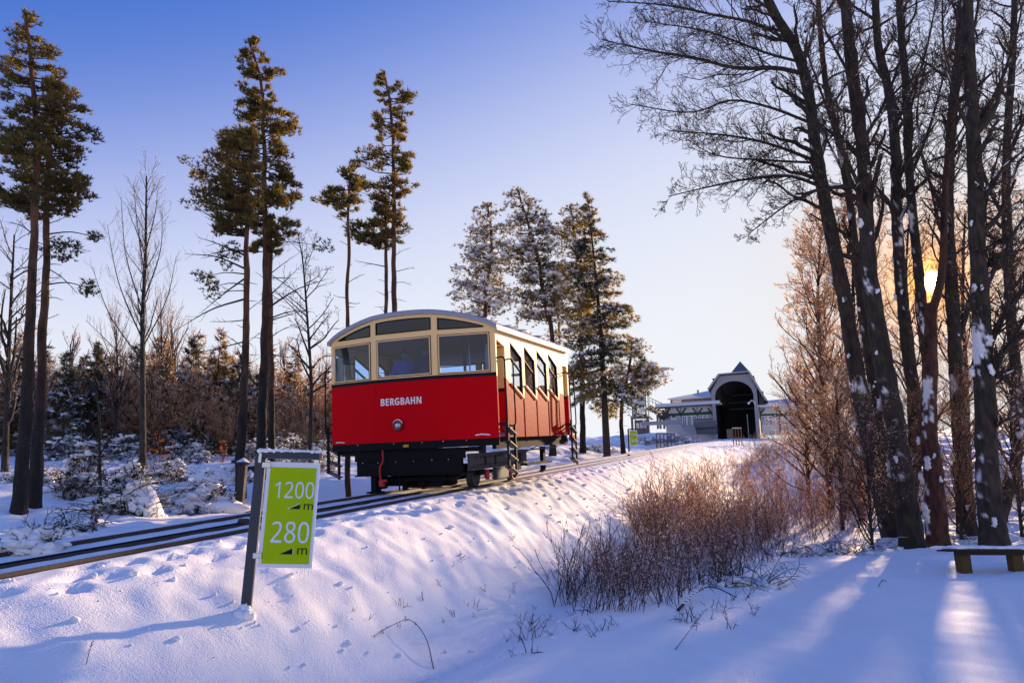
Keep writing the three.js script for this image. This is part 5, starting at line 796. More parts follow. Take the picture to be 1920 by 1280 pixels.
T({ seed: 54, label: 'dark bare trunk rising just left of the low sun', base: rb(1738, 1000, 1.6), px: [[1738, 1000], [1722, 800], [1706, 680], [1692, 550], [1682, 400], [1680, 280], [1666, 165], [1648, 90], [1640, -50]], w: [32, 18], clumps: 12, rc: 1, limbs: [{ px: [[1676, 240], [1720, 150], [1745, 60], [1760, -30]], w: 9, n: 18, dz: 0.4 }, { px: [[1664, 160], [1620, 90], [1600, 20]], w: 7, n: 16 }], auto: { len: 160, n: 14, f0: 0.45 } });
T({ seed: 55, label: 'narrow trunk with its edge against the sun, behind the reddish trunk', base: rb(1746, 1000, 2.4), px: [[1746, 1000], [1740, 760], [1731, 600], [1720, 480], [1710, 380], [1704, 290], [1699, 160], [1690, 60], [1684, -50]], w: [26, 16], clumps: 8, rc: 1, limbs: [{ px: [[1708, 330], [1740, 250], [1768, 150], [1790, 40]], w: 8, n: 18, dz: -0.5 }], auto: { len: 150, n: 14, f0: 0.5 } });
T({ seed: 56, label: 'reddish-brown bare trunk directly under the low sun', px: [[1758, 1024], [1752, 900], [1742, 800], [1744, 700], [1746, 620], [1746, 570]], bark: [0.12, 0.045, 0.026], moss: 0.3, snowBark: 0.06, w: [46, 24], clumps: 18, rc: 1, limbs: [{ px: [[1746, 590], [1762, 540], [1770, 480], [1772, 380], [1790, 200], [1830, 40], [1840, -40]], w: 18, n: 34, dz: -0.4, len: 0.14 }, { px: [[1742, 690], [1722, 610], [1716, 560]], w: 7, n: 8, dz: 0.3 }] });
T({ seed: 57, label: 'upright mossy trunk right of the sun, left of the limb-laden tree', base: rb(1822, 1004, 0.2), px: [[1822, 1004], [1806, 900], [1796, 750], [1791, 650], [1784, 525], [1778, 400], [1784, 250], [1798, 100], [1806, -50]], w: [34, 18], clumps: 14, rc: 1, limbs: [{ px: [[1792, 660], [1812, 590], [1836, 500], [1846, 400], [1880, 260]], w: 12, n: 24, dz: 0.4 }, { px: [[1780, 420], [1740, 330], [1720, 220], [1740, 100]], w: 8, n: 18, dz: -0.4 }, { px: [[1792, 640], [1770, 600], [1756, 640]], w: 5, n: 8 }, { px: [[1790, 600], [1830, 575], [1870, 585]], w: 6, n: 10, dz: 0.4 }], auto: { len: 160, n: 14, f0: 0.5 } });
T({ seed: 58, label: 'big trunk behind the bench throwing thick limbs to the right edge', px: [[1866, 1022], [1853, 900], [1848, 750], [1841, 600], [1832, 420], [1827, 280], [1821, 165], [1812, -60]], w: [48, 24], clumps: 30, rc: 1,
  limbs: [{ px: [[1850, 760], [1866, 690], [1890, 650], [1925, 625], [1980, 590]], w: 20, n: 24, dz: 0.5 }, { px: [[1846, 680], [1868, 620], [1896, 570], [1930, 530], [1990, 480]], w: 16, n: 24, dz: -0.5 }, { px: [[1840, 560], [1868, 500], [1900, 440], [1940, 380]], w: 12, n: 22, dz: 0.4 }, { px: [[1838, 520], [1870, 480], [1910, 470], [1960, 450]], w: 9, n: 18, dz: -0.6 }, { px: [[1830, 400], [1870, 330], [1910, 290], [1960, 250]], w: 12, n: 22, dz: 0.5 }, { px: [[1826, 260], [1870, 170], [1900, 90], [1920, 0]], w: 12, n: 22, dz: -0.4 }, { px: [[1826, 260], [1790, 180], [1770, 80], [1768, -30]], w: 10, n: 20, dz: 0.5 }, { px: [[1846, 640], [1820, 560], [1790, 500]], w: 8, n: 14, dz: 0.6 }, { px: [[1852, 820], [1880, 790], [1930, 770]], w: 7, n: 14, dz: 0.7 }], auto: { len: 170, n: 10, f0: 0.4 } });
T({ seed: 59, label: 'tree at the right frame edge with snow along its low limbs', base: rb(1905, 985, 1.0), px: [[1930, 985], [1915, 800], [1900, 640], [1890, 480], [1888, 300], [1900, 100], [1905, -60]], w: [26, 14], clumps: 10, rc: 1, limbs: [{ px: [[1910, 740], [1880, 690], [1862, 650]], w: 8, n: 14 }, { px: [[1900, 640], [1940, 560], [1980, 500]], w: 9, n: 14 }, { px: [[1890, 420], [1850, 340], [1830, 240], [1850, 120]], w: 9, n: 20, dz: 0.5 }, { px: [[1889, 300], [1930, 200], [1960, 100]], w: 9, n: 18 }], auto: { len: 150, n: 14, f0: 0.35 } });

// --- twiggy frosted trees and tall bushes behind, lit through by the sun, its orange also put into their colours
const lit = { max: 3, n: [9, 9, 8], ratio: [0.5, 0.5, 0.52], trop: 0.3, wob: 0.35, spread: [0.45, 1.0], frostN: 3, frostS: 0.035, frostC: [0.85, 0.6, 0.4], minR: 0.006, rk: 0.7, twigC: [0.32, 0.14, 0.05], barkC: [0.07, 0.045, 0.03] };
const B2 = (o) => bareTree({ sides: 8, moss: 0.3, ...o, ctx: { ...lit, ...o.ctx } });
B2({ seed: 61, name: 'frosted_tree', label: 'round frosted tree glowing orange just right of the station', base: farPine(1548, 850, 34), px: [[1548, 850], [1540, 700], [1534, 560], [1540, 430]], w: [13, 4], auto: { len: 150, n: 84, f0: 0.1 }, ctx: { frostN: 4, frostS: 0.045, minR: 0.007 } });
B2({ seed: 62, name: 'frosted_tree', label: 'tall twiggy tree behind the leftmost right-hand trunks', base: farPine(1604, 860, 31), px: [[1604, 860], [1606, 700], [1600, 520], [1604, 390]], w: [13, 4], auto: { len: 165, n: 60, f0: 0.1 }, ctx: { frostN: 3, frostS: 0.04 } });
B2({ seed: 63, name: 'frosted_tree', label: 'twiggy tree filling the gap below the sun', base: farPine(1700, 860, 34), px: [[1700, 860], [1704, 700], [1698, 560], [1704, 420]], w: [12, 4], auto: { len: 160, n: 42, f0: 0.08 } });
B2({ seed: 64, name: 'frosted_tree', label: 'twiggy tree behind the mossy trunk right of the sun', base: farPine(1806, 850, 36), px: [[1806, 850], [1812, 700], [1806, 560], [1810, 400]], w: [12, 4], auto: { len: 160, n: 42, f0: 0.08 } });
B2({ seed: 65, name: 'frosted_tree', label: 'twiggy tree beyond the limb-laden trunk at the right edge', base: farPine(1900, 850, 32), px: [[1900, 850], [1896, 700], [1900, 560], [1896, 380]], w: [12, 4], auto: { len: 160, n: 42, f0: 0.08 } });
B2({ seed: 66, name: 'tall_bush', label: 'broad orange-lit bush low beside the station right wing', base: farPine(1508, 850, 38), px: [[1508, 850], [1512, 760], [1508, 690]], w: [8, 3], auto: { len: 100, n: 40, f0: 0.05 }, ctx: { max: 3, n: [12, 9, 7], frostN: 2, frostS: 0.04 } });
B2({ seed: 67, name: 'tall_bush', label: 'dense orange bush under the round frosted tree', base: farPine(1568, 880, 27), px: [[1568, 880], [1572, 790], [1568, 710]], w: [8, 3], auto: { len: 110, n: 44, f0: 0.05 }, ctx: { max: 3, n: [13, 10, 7], frostN: 2, frostS: 0.035 } });
B2({ seed: 68, name: 'tall_bush', label: 'tangled brown bush at the foot of the leftmost right-hand trunks', base: farPine(1628, 960, 20), px: [[1628, 960], [1626, 860], [1622, 780]], w: [7, 3], auto: { len: 130, n: 44, f0: 0.05 }, ctx: { max: 3, n: [12, 10, 5], frostN: 1, frostS: 0.02, minR: 0.004, twigC: [0.09, 0.05, 0.035] } });
B2({ seed: 69, name: 'tall_bush', label: 'tangled bush seen between the mossy trunk and the limb-laden trunk', base: farPine(1790, 930, 22), px: [[1790, 930], [1800, 830], [1790, 740]], w: [7, 3], auto: { len: 130, n: 40, f0: 0.05 }, ctx: { max: 3, n: [12, 10, 5], frostN: 1, frostS: 0.02, minR: 0.004 } });
B2({ seed: 70, name: 'tall_bush', label: 'bush with snowy twigs at the right frame edge behind the bench', base: farPine(1900, 900, 22), px: [[1900, 900], [1896, 800], [1900, 720]], w: [7, 3], auto: { len: 130, n: 36, f0: 0.05 }, ctx: { max: 2, n: [10, 9, 0], frostN: 2, frostS: 0.025, minR: 0.005, frostC: [0.8, 0.78, 0.8] } });
B2({ seed: 71, name: 'tall_bush', label: 'brown bush between the two sun-edge trunks and the thick trunk', base: farPine(1712, 930, 23), px: [[1712, 930], [1706, 840], [1712, 760]], w: [7, 3], auto: { len: 120, n: 38, f0: 0.05 }, ctx: { max: 3, n: [12, 10, 5], frostN: 1, frostS: 0.02, minR: 0.004 } });
// ------------------------------------------------------------------ forest edge on the left
{
  // single trees that can be told apart
  const list = [[158, 40, 640, 'dark young spruce with snowy boughs, pointed above the left clearing', 0.2], [330, 44, 690, 'snow-laden spruce behind the clearing, right of the slender bare tree', 0.3], [100, 36, 660, 'spruce behind the second left pine trunk', 0.2], [228, 46, 700, 'spruce left of the slender bare tree', 0.25], [410, 52, 690, 'golden-lit spruce left of the capped post', 0.12], [545, 60, 705, 'rounded frosted spruce just left of the birch', 0.3], [10, 38, 650, 'spruce in the far left corner of the forest', 0.15], [376, 58, 700, 'far spruce with golden top behind the clearing', 0.15], [470, 62, 705, 'far spruce between the two middle pine trunks', 0.2], [600, 70, 712, 'far spruce touching the car on its left', 0.25]];
  list.forEach(([u, d, vt, label, sn], i) => { seed(200 + i); const b = farPine(u, 840, d), H = atZ(u, vt, b.z).y - b.y; const W = H * R(0.2, 0.28); putParts('young_spruce', label, 'tree', b, spruceParts({ H, W, n: 90, dens: 22, ns: 0.3, nn: 6, snow: sn, col: i % 3 === 1 ? [0.03, 0.04, 0.018] : [0.065, 0.06, 0.02], col2: i % 2 ? [0.28, 0.17, 0.035] : [0.2, 0.14, 0.03] })); });
  const bare = [[300, 42, 560, 'frosted bare tree with orange twigs right of the slender bare tree'], [320, 46, 590, 'second frosted bare tree near the clearing, a little farther right'], [216, 40, 590, 'frosted bare tree behind the slender one, to its left'], [56, 34, 600, 'frosted bare tree between the left pine trunks'], [360, 50, 620, 'small frosted bare tree left of the capped post pine'], [530, 55, 640, 'bare tree between the tallest pine and the birch'], [610, 60, 660, 'bare tree close to the car left edge'], [430, 58, 660, 'thin bare tree left of the dark pine trunk'], [130, 40, 620, 'bare tree with pale frosted top behind the left spruces'], [180, 44, 640, 'bare tree beside the pointed young spruce']];
  bare.forEach(([u, d, vt, label], i) => bareTree({ seed: 300 + i, sides: 7, name: 'frosted_tree', label, base: farPine(u, 840, d), px: [[u, 840], [u + 3, (840 + vt) / 2], [u + 1, vt + 25]], w: [6, 2], ctx: { max: 2, n: [9, 6, 0], ratio: [0.4, 0.5], trop: 0.6, wob: 0.25, spread: [0.3, 0.7], frostN: 4, frostS: 0.045, frostC: [0.85, 0.64, 0.52], minR: 0.008, twigC: [0.45, 0.22, 0.1] }, auto: { len: (840 - vt) * 0.42, n: 30, f0: 0.25 } }));  // orange of the low sun put into these twigs and frost
  // the wood behind them, one mass
  seed(77); const src = [spruceParts({ H: 7, W: 1.7, n: 70, dens: 13, ns: 0.42, nn: 5, snow: 0.2, col: [0.24, 0.15, 0.04] }), spruceParts({ H: 6, W: 1.6, n: 66, dens: 13, ns: 0.42, nn: 5, snow: 0.3, col: [0.05, 0.05, 0.022] })];
  const bush = new Ctx({ max: 2, n: [14, 8, 0], ratio: [0.5, 0.5], frostN: 3, frostS: 0.05, frostC: [0.85, 0.6, 0.42], minR: 0.01, twigC: [0.5, 0.25, 0.1] }); for (let i = 0; i < 7; i++) branch(bush, V(R(-0.3, 0.3), 0, R(-0.3, 0.3)), V(R(-0.5, 0.5), 1, R(-0.5, 0.5)), R(3, 5.5), 0.03, 0);  // bush twigs and frost carry the golden sunlight in their colour
  src.push([['limbs', bush.limb.geo(), M.bark], ['twigs', bush.twig.geo(), M.twig], ['frost', bush.frost.geo(), M.frost]]);
  const wood = thing('forest', 'mixed frosted wood of young spruces and bare trees beyond the left clearing', 'forest', onST(45, -40)); wood.userData.kind = 'stuff'; const o = wood.position;
  const spots = [[], [], []];
  for (let i = 0; i < 1250; i++) { const d = R(0, 1); const u = R(-500, 1220), dist = lerp(42, 150, Math.pow(d, 2.4)); const r = ray(u, 830), p = EYE.clone().addScaledVector(r, dist); const t = p.dot(LD), s = p.dot(HD); if (t > -24 || (s > 60 && t > -34)) continue; p.y = GY(p) - 0.1; const lim = 1 - 0.35 * sst(400, 1000, u); spots[i % 5 < 3 ? 2 : i % 2].push([p, R(0.55, 1.0) * lim * (u > 620 ? 0.7 : 1)]); }
  src.forEach((parts, k) => { for (const [n, ge, m] of parts) { if (!ge.attributes.position.count) continue; const im = new THREE.InstancedMesh(ge, m, spots[k].length); im.name = n; im.userData.kind = 'stuff'; im.castShadow = im.receiveShadow = true; spots[k].forEach(([p, sc], i) => im.setMatrixAt(i, new THREE.Matrix4().compose(p.clone().sub(o), new THREE.Quaternion().setFromAxisAngle(V(0, 1, 0), i * 2.4), V(sc, sc * (0.85 + (i * 7 % 10) / 25), sc)))); wood.add(im); } });
}
// ------------------------------------------------------------------ undergrowth, brash and thickets
function shoots(c, n, h, spreadXZ, lean = 0.2) { for (let i = 0; i < n; i++) branch(c, V(R(-spreadXZ, spreadXZ), -0.05, R(-spreadXZ, spreadXZ)), V(R(-lean, lean), 1, R(-lean, lean)), h * R(0.6, 1.1), R(0.004, 0.008), 2); }
function scatter(name, label, cat, origin, variants, spots, kind = 'stuff') {
  const g = thing(name, label, cat, origin); g.userData.kind = kind;
  variants.forEach((c, k) => { const own = spots.filter((_, i) => i % variants.length === k); for (const [n, mb, m] of [['stems', c.limb, M.bark], ['twigs', c.twig, M.twig], ['frost', c.frost, M.frost], ['snow', c.snow, M.lump]]) { if (!mb.count || !own.length) continue; const im = new THREE.InstancedMesh(mb.geo(), m, own.length); im.name = n; im.userData.kind = 'stuff'; im.castShadow = im.receiveShadow = true; own.forEach(([p, sc, tilt = 0], i) => { const q = new THREE.Quaternion().setFromEuler(new THREE.Euler(tilt * Math.sin(i * 3.1), i * 2.4, tilt * Math.cos(i * 1.7))); im.setMatrixAt(i, new THREE.Matrix4().compose(p.clone().sub(origin), q, V(sc, sc * (0.8 + (i * 5 % 9) / 20), sc))); }); g.add(im); } });
  return g;
}
{
  const inPoly = (pts, n, f) => { const o = []; const us = pts.map((p) => p[0]), vs = pts.map((p) => p[1]); let tries = 0; while (o.length < n && tries++ < n * 40) { const u = R(Math.min(...us), Math.max(...us)), v = R(Math.min(...vs), Math.max(...vs)); let ins = false; for (let i = 0, j = pts.length - 1; i < pts.length; j = i++) { const [xi, yi] = pts[i], [xj, yj] = pts[j]; if ((yi > v) !== (yj > v) && u < (xj - xi) * (v - yi) / (yj - yi) + xi) ins = !ins; } if (!ins) continue; const p = hit(u, v); o.push([p, f(u, v, p), 0.38]); } return o; };
  seed(401);
  const vs = (n, o) => Array.from({ length: n }, () => { const c = new Ctx(o); return c; });
  const dk = vs(5, { max: 3, n: [0, 0, 5, 0], ratio: [0.5, 0.5, 0.34], trop: 0.5, wob: 0.5, spread: [0.4, 1.0], frostN: 3, frostS: 0.016, frostC: [0.7, 0.5, 0.46], minR: 0.003, twigC: [0.065, 0.035, 0.03], snowLimb: 0.15 });
  dk.forEach((c) => shoots(c, 5, 0.85, 0.16));
  scatter('thicket', 'purple-brown leafless thicket at the foot of the snow bank, in front', 'thicket', onST(12, -3), dk, inPoly([[1035, 1130], [1110, 1075], [1200, 1050], [1330, 1010], [1440, 1000], [1500, 1030], [1420, 1075], [1310, 1110], [1250, 1145], [1130, 1155]], 210, () => R(0.35, 1.5)));
  const rd = vs(5, { max: 3, n: [0, 0, 7, 0], ratio: [0.5, 0.5, 0.36], trop: 0.5, wob: 0.5, spread: [0.4, 1.0], frostN: 3, frostS: 0.025, frostC: [0.75, 0.42, 0.26], minR: 0.0045, twigC: [0.2, 0.08, 0.04] });
  rd.forEach((c) => shoots(c, 5, 1.5, 0.3));
  scatter('red_thicket', 'dense russet thicket glowing in the sun behind the purple-brown one', 'thicket', onST(20, -1), rd, inPoly([[1190, 1010], [1250, 950], [1310, 900], [1400, 862], [1470, 850], [1560, 880], [1650, 950], [1640, 1005], [1500, 1020], [1420, 1030], [1300, 1060], [1220, 1060]], 360, (u, v) => R(0.6, 1.3)));
  const bl = vs(4, { max: 3, n: [0, 0, 6, 0], ratio: [0.5, 0.5, 0.4], trop: 0.3, wob: 0.5, spread: [0.4, 1.0], frostN: 2, frostS: 0.02, frostC: [0.75, 0.6, 0.55], minR: 0.005, twigC: [0.11, 0.06, 0.045] });
  bl.forEach((c) => shoots(c, 6, 1.7, 0.35, 0.5));
  scatter('scrub', 'snow-flecked scrub spilling down from the station to the track', 'scrub', onST(45, -2), bl, inPoly([[1395, 850], [1440, 822], [1520, 830], [1640, 860], [1640, 920], [1500, 880], [1420, 870]], 130, () => R(0.7, 1.2)));
  scatter('undergrowth', 'dark tangled undergrowth between and behind the right-hand trunks', 'undergrowth', onST(24, 6), bl, inPoly([[1600, 960], [1700, 900], [1920, 860], [1920, 960], [1800, 985], [1690, 990]], 150, () => R(0.5, 1.0)));
  // brambles with snow
  const bramble = (n, label, u, v, w, cnt, sd) => {
    seed(sd); const b = hit(u, v), g = thing(n, label, 'bramble', b), c = new Ctx({ max: 3, n: [0, 0, 4, 0], ratio: [0.5, 0.5, 0.4], trop: -0.9, wob: 0.5, frostN: 0, minR: 0.004, twigC: [0.028, 0.022, 0.016], snowLimb: 0.5 });
    for (let i = 0; i < cnt; i++) { const p = V(R(-w, w), 0, R(-w, w) * 0.6); p.y = ground(b.x + p.x, b.z + p.z) - b.y; branch(c, p, V(R(-1, 1), R(0.4, 1.1), R(-1, 1)), R(0.5, 1.1), R(0.005, 0.01), 2); }
    const mb = new MB(), lf = new MB(); for (let i = 0; i < cnt * 1.2; i++) { const p = V(R(-w, w), 0, R(-w, w) * 0.6), q = Math.hypot(p.x / w, p.z / w / 0.6); p.y = ground(b.x + p.x, b.z + p.z) - b.y + R(0.0, 0.16) * Math.max(0.1, 1 - q); if (i % 3 === 0) for (let j = 0; j < 3; j++) mb.blob(p.clone().add(V(R(-0.09, 0.09), R(-0.02, 0.02), R(-0.09, 0.09))), R(0.04, 0.11), R(0.02, 0.05), R(0.04, 0.1), SNOWC, 0.8, i + j * 2.7, 9); for (let j = 0; j < 3; j++) flake(lf, p.clone().add(V(R(-0.15, 0.15), R(-0.12, 0.02), R(-0.1, 0.12))), 0.045, [0.025, 0.022, 0.012]); }
    part('stems', c.twig.geo(), M.twig, g); part('snow', mb.geo(), M.lump, g); part('snow_ridge', c.snow.geo(), M.lump, g); part('leaves', lf.geo(), M.twig, g, 'stuff');
  };
  bramble('bramble', 'snow-capped bramble heap left of the bench below the trunks', 1500, 1040, 0.9, 34, 411);
  bramble('bramble', 'dark low bramble spreading over the path snow right of the thicket', 1385, 1098, 0.55, 34, 412);
  bramble('bramble', 'bramble tangle at the feet of the leftmost right-hand trunk', 1620, 1035, 0.9, 40, 413);
  bramble('bramble', 'broken sticks poking from the snow behind the bench', 1800, 1015, 0.5, 14, 414);
  // fallen stick, bent twig and stalks in the front snow
  const stick = (n, label, px, w, tw, sd) => { seed(sd); const pts = px.map(([u, v, h]) => { const p = hit(u, v); p.y += h; return p; }), b = pts[0].clone(); b.y = GY(b); const q = smooth(pts, 14), c = new Ctx({ max: 3, n: [0, 0, 3, 0], ratio: [0.4, 0.4, 0.4], trop: 0.1, frostN: 0, minR: 0.0025, twigC: [0.03, 0.022, 0.017] }), mb = new MB(), rr = taper(14, w, w * 0.35); mb.tube(q, rr, 6, [0.032, 0.024, 0.018]); sprout(c, q, rr, 2, tw, 9, 0.45); const g = thing(n, label, 'twig', b); part('stem', mb.geo(b), M.bark, g); part('twigs', c.twig.geo(b), M.twig, g); const sn = new MB(); if (w > 0.012) { for (let i = 2; i < 11; i++) sn.blob(q[i].clone().add(V(0, w, 0)), 0.05, 0.014, 0.03, SNOWC, 0.3, i, 7); part('snow', sn.geo(b), M.lump, g); } };
  stick('fallen_branch', 'snow-lined fallen branch sticking out of the thicket onto the path', [[1272, 1146, 0.02], [1310, 1124, 0.12], [1340, 1118, 0.14], [1382, 1126, 0.05]], 0.02, 0.25, 421);
  stick('bent_twig', 'bent dead twig arching over the bank snow, right of the sign', [[813, 1254, 0], [795, 1215, 0.14], [768, 1188, 0.16], [742, 1186, 0.1], [700, 1196, 0.02]], 0.006, 0.14, 422);
  stick('dry_stalk', 'leaning dry grass stalk on the near path snow', [[1266, 1218, 0], [1292, 1204, 0.1], [1316, 1186, 0.2]], 0.004, 0.05, 423);
  stick('dry_stalk', 'short upright stalk left of the sign foot', [[160, 1248, 0], [164, 1240, 0.06], [168, 1236, 0.13]], 0.003, 0.03, 424);
  stick('dry_stalk', 'tiny dark stalk on the snow between the bramble and the bench', [[1648, 1100, 0], [1655, 1098, 0.08], [1664, 1100, 0.1]], 0.006, 0.06, 425);
  seed(430); const gr = vs(3, { max: 3, n: [0, 0, 3, 0], ratio: [0.5, 0.5, 0.4], trop: 0.2, wob: 0.5, frostN: 1, frostS: 0.008, minR: 0.0025, twigC: [0.035, 0.022, 0.02] }); gr.forEach((c) => shoots(c, 3, 0.26, 0.06, 0.6));
  const pts = inPoly([[940, 1170], [1060, 1110], [1130, 1160], [1300, 1150], [1420, 1110], [1500, 1090], [1380, 1180], [1200, 1190], [1010, 1230], [960, 1270]], 40, () => R(0.5, 1.2)).concat(inPoly([[560, 1180], [700, 1100], [960, 1000], [1030, 1090], [900, 1160], [760, 1180]], 22, () => R(0.3, 0.7)));
  scatter('dry_weeds', 'sparse dry weed stalks poking through the front snow', 'weeds', onST(9, -3.5), gr, pts);
}
{ // clods of snow rolled down the bank
  seed(611); const mb = new MB(), o = onST(10, -5); for (let i = 0; i < 420; i++) { const s = 3 + 24 * Math.pow(rnd(), 1.3), t = R(TC + 1.2, -2.5), p = onST(s, t), r = 0.008 + 0.024 * Math.pow(rnd(), 3) * (1 + s / 20); mb.blob(p.sub(o).add(V(0, r * 0.4, 0)), r * R(0.8, 1.4), r * R(0.6, 0.9), r, SNOWC, 0.6, i, 6); }
  const g = new THREE.Mesh(mb.geo(), M.lump); g.name = 'snow_clods'; g.position.copy(o); g.castShadow = g.receiveShadow = true; scene.add(g); tag(g, 'loose snow clods scattered down the bank between the rail and the hollow', 'snow clods', null, 'stuff');
}
// left clearing: brash heaps, logs, low snowy bushes, rusty leaves
{
  const heap = (label, u, v, w, h, cnt, sd, o = {}) => {
    seed(sd); const b = o.d ? farPineAt(u, v, o.d) : hitD(u, v, 34), g = thing(o.name ?? 'brash_heap', label, o.cat ?? 'brash heap', b), k = b.clone().sub(EYE).dot(FW) / FOC, W = w * k, H = h * k;
    const c = new Ctx({ max: 3, n: [0, 0, 5, 0], ratio: [0.4, 0.4, 0.4], trop: -0.3, wob: 0.4, frostN: 2, frostS: 0.018, minR: 0.005, twigC: [0.05, 0.035, 0.028], snowLimb: 0.35 }), nd = new MB(), sn = new MB(), mb = new MB();
    const spot = () => { const a = R(0, 6.28), q = Math.sqrt(rnd()); const p = V(Math.cos(a) * q * W, 0, Math.sin(a) * q * W * 0.7); p.y = ground(b.x + p.x, b.z + p.z) - b.y; return [p, H * (1 - q * q)]; };
    for (let i = 0; i < cnt; i++) { const [p, hh] = spot(); branch(c, p.clone().add(V(0, hh * rnd(), 0)), V(R(-1, 1), R(-0.1, o.up ?? 0.6), R(-1, 1)), R(0.4, 1) * Math.max(W * 0.7, H), R(0.006, 0.014), 2); }
    for (let i = 0; i < cnt * (o.nd ?? 5); i++) { const [p, hh] = spot(), s = rnd() < 0.4; needleTuft(s ? sn : nd, p.add(V(0, hh * R(0.1, 1), 0)), V(R(-1, 1), R(-0.2, 0.8), R(-1, 1)).normalize(), R(0.1, 0.2), 7, s ? [0.74, 0.76, 0.8] : o.col ?? [0.035, 0.04, 0.018]); }
    for (let i = 0; i < cnt * 0.55; i++) { const [p, hh] = spot(), w0 = R(0.05, 0.15) * (o.sb ?? 1), az = R(0, 3.1); p.y += hh * R(0.6, 1.02); for (let j = -1; j < 2; j++) mb.blob(p.clone().add(V(Math.cos(az) * w0 * j * 0.9, R(-0.3, 0.2) * w0, Math.sin(az) * w0 * j * 0.9)), w0 * R(0.5, 0.95), w0 * R(0.22, 0.5), w0 * R(0.5, 0.95), SNOWC, 0.7, i * 1.3 + j, 7); }
    if (o.mound) for (let j = 0; j < 5; j++) mb.blob(V(R(-0.45, 0.45) * W * (j ? 1 : 0), 0, R(-0.2, 0.2) * W), W * R(0.4, 0.8), H * o.mound * (j ? R(0.5, 0.9) : 1), W * R(0.3, 0.5), SNOWC, 0.22, j * 3.1 + sd, 22);
    part('sticks', c.twig.geo(), M.twig, g); part('needles', nd.geo(), M.needle, g, 'stuff'); part('frost', sn.geo(), M.frost, g, 'stuff'); part('flakes', c.frost.geo(), M.frost, g, 'stuff'); part('snow', mb.geo(), M.lump, g); part('snow_ridge', c.snow.geo(), M.lump, g);
    return g;
  };
  heap('snowy brash heap with green fir boughs left of the dark capped post', 385, 955, 90, 52, 60, 501, { mound: 0.55 });
  heap('big snowy fir-branch heap in the middle of the clearing', 235, 965, 62, 100, 80, 502, { nd: 8, mound: 0.6 });
  heap('brown-tinged branch heap with dead needles behind the thin sapling', 150, 925, 46, 100, 60, 503, { nd: 9, col: [0.09, 0.06, 0.03] });
  heap('low snowed-over heap beside the rails at the left frame edge', 40, 1035, 60, 46, 26, 504, { nd: 1, mound: 0.95 });
  heap('low bramble and leaf litter beside the far rail, left', 110, 1005, 70, 20, 40, 505, { mound: 0.6, nd: 1, up: 1.2, sb: 0.7 });
  heap('frosted branch heap far in the clearing left of the log', 310, 905, 40, 50, 40, 506, { nd: 6, col: [0.07, 0.055, 0.03] });
  heap('snowy heap of sticks right of the log, behind the sign', 420, 905, 60, 30, 40, 507, { nd: 2, mound: 0.8 });
  heap('frosted low bush left of the car front', 600, 880, 30, 40, 36, 508, { nd: 5 });
  heap('snow-covered brush mound by the far green sign', 1130, 838, 40, 10, 50, 509, { nd: 4, sb: 2, d: 50 });
  heap('snowy scrub slope between the far sign and the railing', 1225, 820, 40, 16, 60, 510, { nd: 6, sb: 2, d: 66 });
  heap('snowy scrub below the station steps, behind the railing', 1272, 812, 40, 20, 80, 511, { nd: 5, sb: 2, d: 76 });
  for (const [u, v, w, h, l, sd] of [[60, 905, 60, 30, 'frosted brushwood between the left pine trunks and the clearing', 512], [350, 850, 50, 60, 'frosted bushes at the far side of the clearing', 513], [540, 855, 60, 70, 'frosted bushes below the birch', 514], [480, 850, 44, 60, 'frosted bushes behind the dark capped post', 515], [220, 850, 60, 70, 'dark frosted bushes under the left spruces', 516], [120, 850, 60, 70, 'shaded frosted bushes behind the left pine trunks', 517], [600, 840, 36, 60, 'frosted bushes close to the left side of the car', 518]]) heap(l, u, v, w, h * 0.8, 70, sd, { name: 'frosted_bush', cat: 'bush', nd: 5, up: 1.4 });
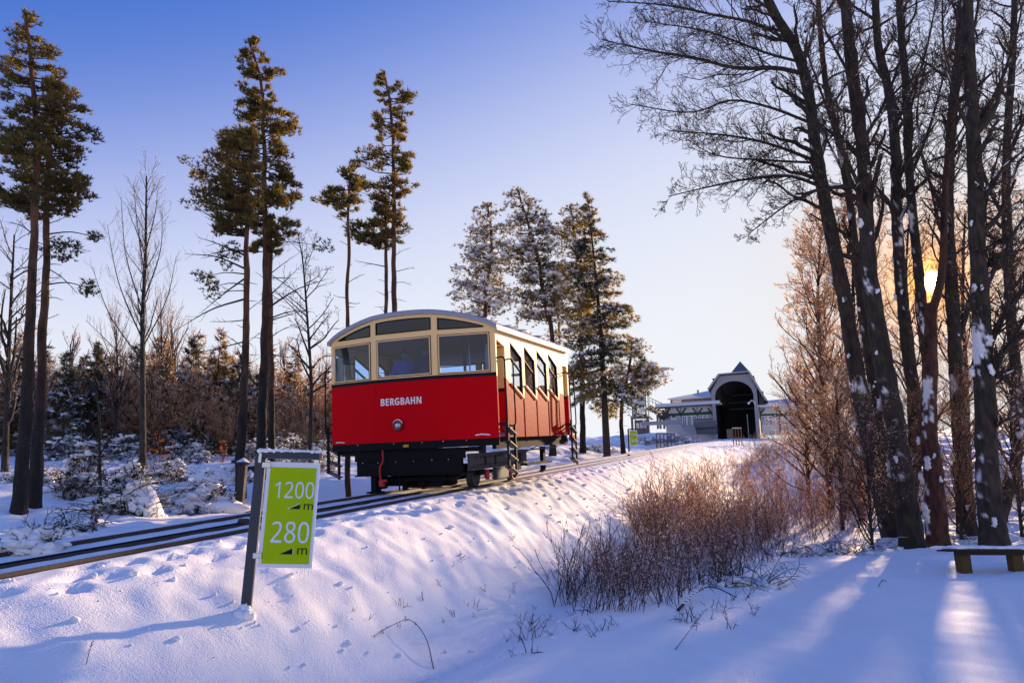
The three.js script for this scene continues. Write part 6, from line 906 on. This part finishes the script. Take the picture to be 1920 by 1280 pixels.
  { // log
    const a = hitD(385, 898, 27), b2 = a.clone().add(V(1.7, 0, -0.7)); b2.y = GY(b2) + 0.35; a.y += 0.12; const g = thing('cut_log', 'cut log with an orange-brown end lying in the clearing snow', 'log', a), mb = new MB(); mb.tube(smooth([V(0, 0, 0), b2.clone().sub(a)], 8), taper(8, 0.16, 0.13), 14, [0.05, 0.03, 0.02]); part('log_body', mb.geo(), M.bark, g);
    part('cut_end', cyl(0.155, 0.155, 0.02, 16).applyQuaternion(new THREE.Quaternion().setFromUnitVectors(V(0, 1, 0), b2.clone().sub(a).normalize())).translate(-0.01, 0, 0.004), std(0.3, 0.14, 0.06), g);
    const sn = new MB(); for (let i = 0; i < 14; i++) sn.blob(b2.clone().sub(a).multiplyScalar(i / 13).add(V(0, 0.15, 0)), 0.14, 0.08, 0.13, SNOWC, 0.3, i, 9); part('snow', sn.geo(), M.lump, g);
  }
  const leafy = (label, u, v, h, n, sd) => { seed(sd); const b = hitD(u, v, 34), k = b.clone().sub(EYE).dot(FW) / FOC, H = h * k, g = thing('leafy_shrub', label, 'shrub', b), c = new Ctx({ max: 3, n: [0, 0, 5, 0], ratio: [0.5, 0.5, 0.4], trop: 0.2, frostN: 0, minR: 0.005 }), lf = new MB(); for (let i = 0; i < 8; i++) branch(c, V(R(-0.1, 0.1), 0, R(-0.1, 0.1)), V(R(-0.3, 0.3), 1, R(-0.3, 0.3)), H * R(0.6, 1), 0.01, 2); for (let i = 0; i < n; i++) { const f = rnd(); flake(lf, V(R(-1, 1) * H * 0.3 * (1 - 0.4 * f), f * H, R(-1, 1) * H * 0.3), R(0.035, 0.07), [R(0.3, 0.55), R(0.09, 0.16), 0.03]); } part('stems', c.twig.geo(), M.twig, g); part('leaves', lf.geo(), M.needle, g, 'stuff'); };
  leafy('shrub with rusty orange leaves at the foot of the slender bare tree', 290, 900, 90, 170, 531);
  leafy('small shrub with yellow-orange leaves in the far clearing', 415, 862, 40, 70, 532);
  leafy('little reddish-leaved shrub beside the dark pine trunk', 470, 862, 34, 60, 533);
  leafy('low brown-leaved sprig by the far rail', 180, 985, 40, 30, 534);
}
renderer.render(scene, camera);
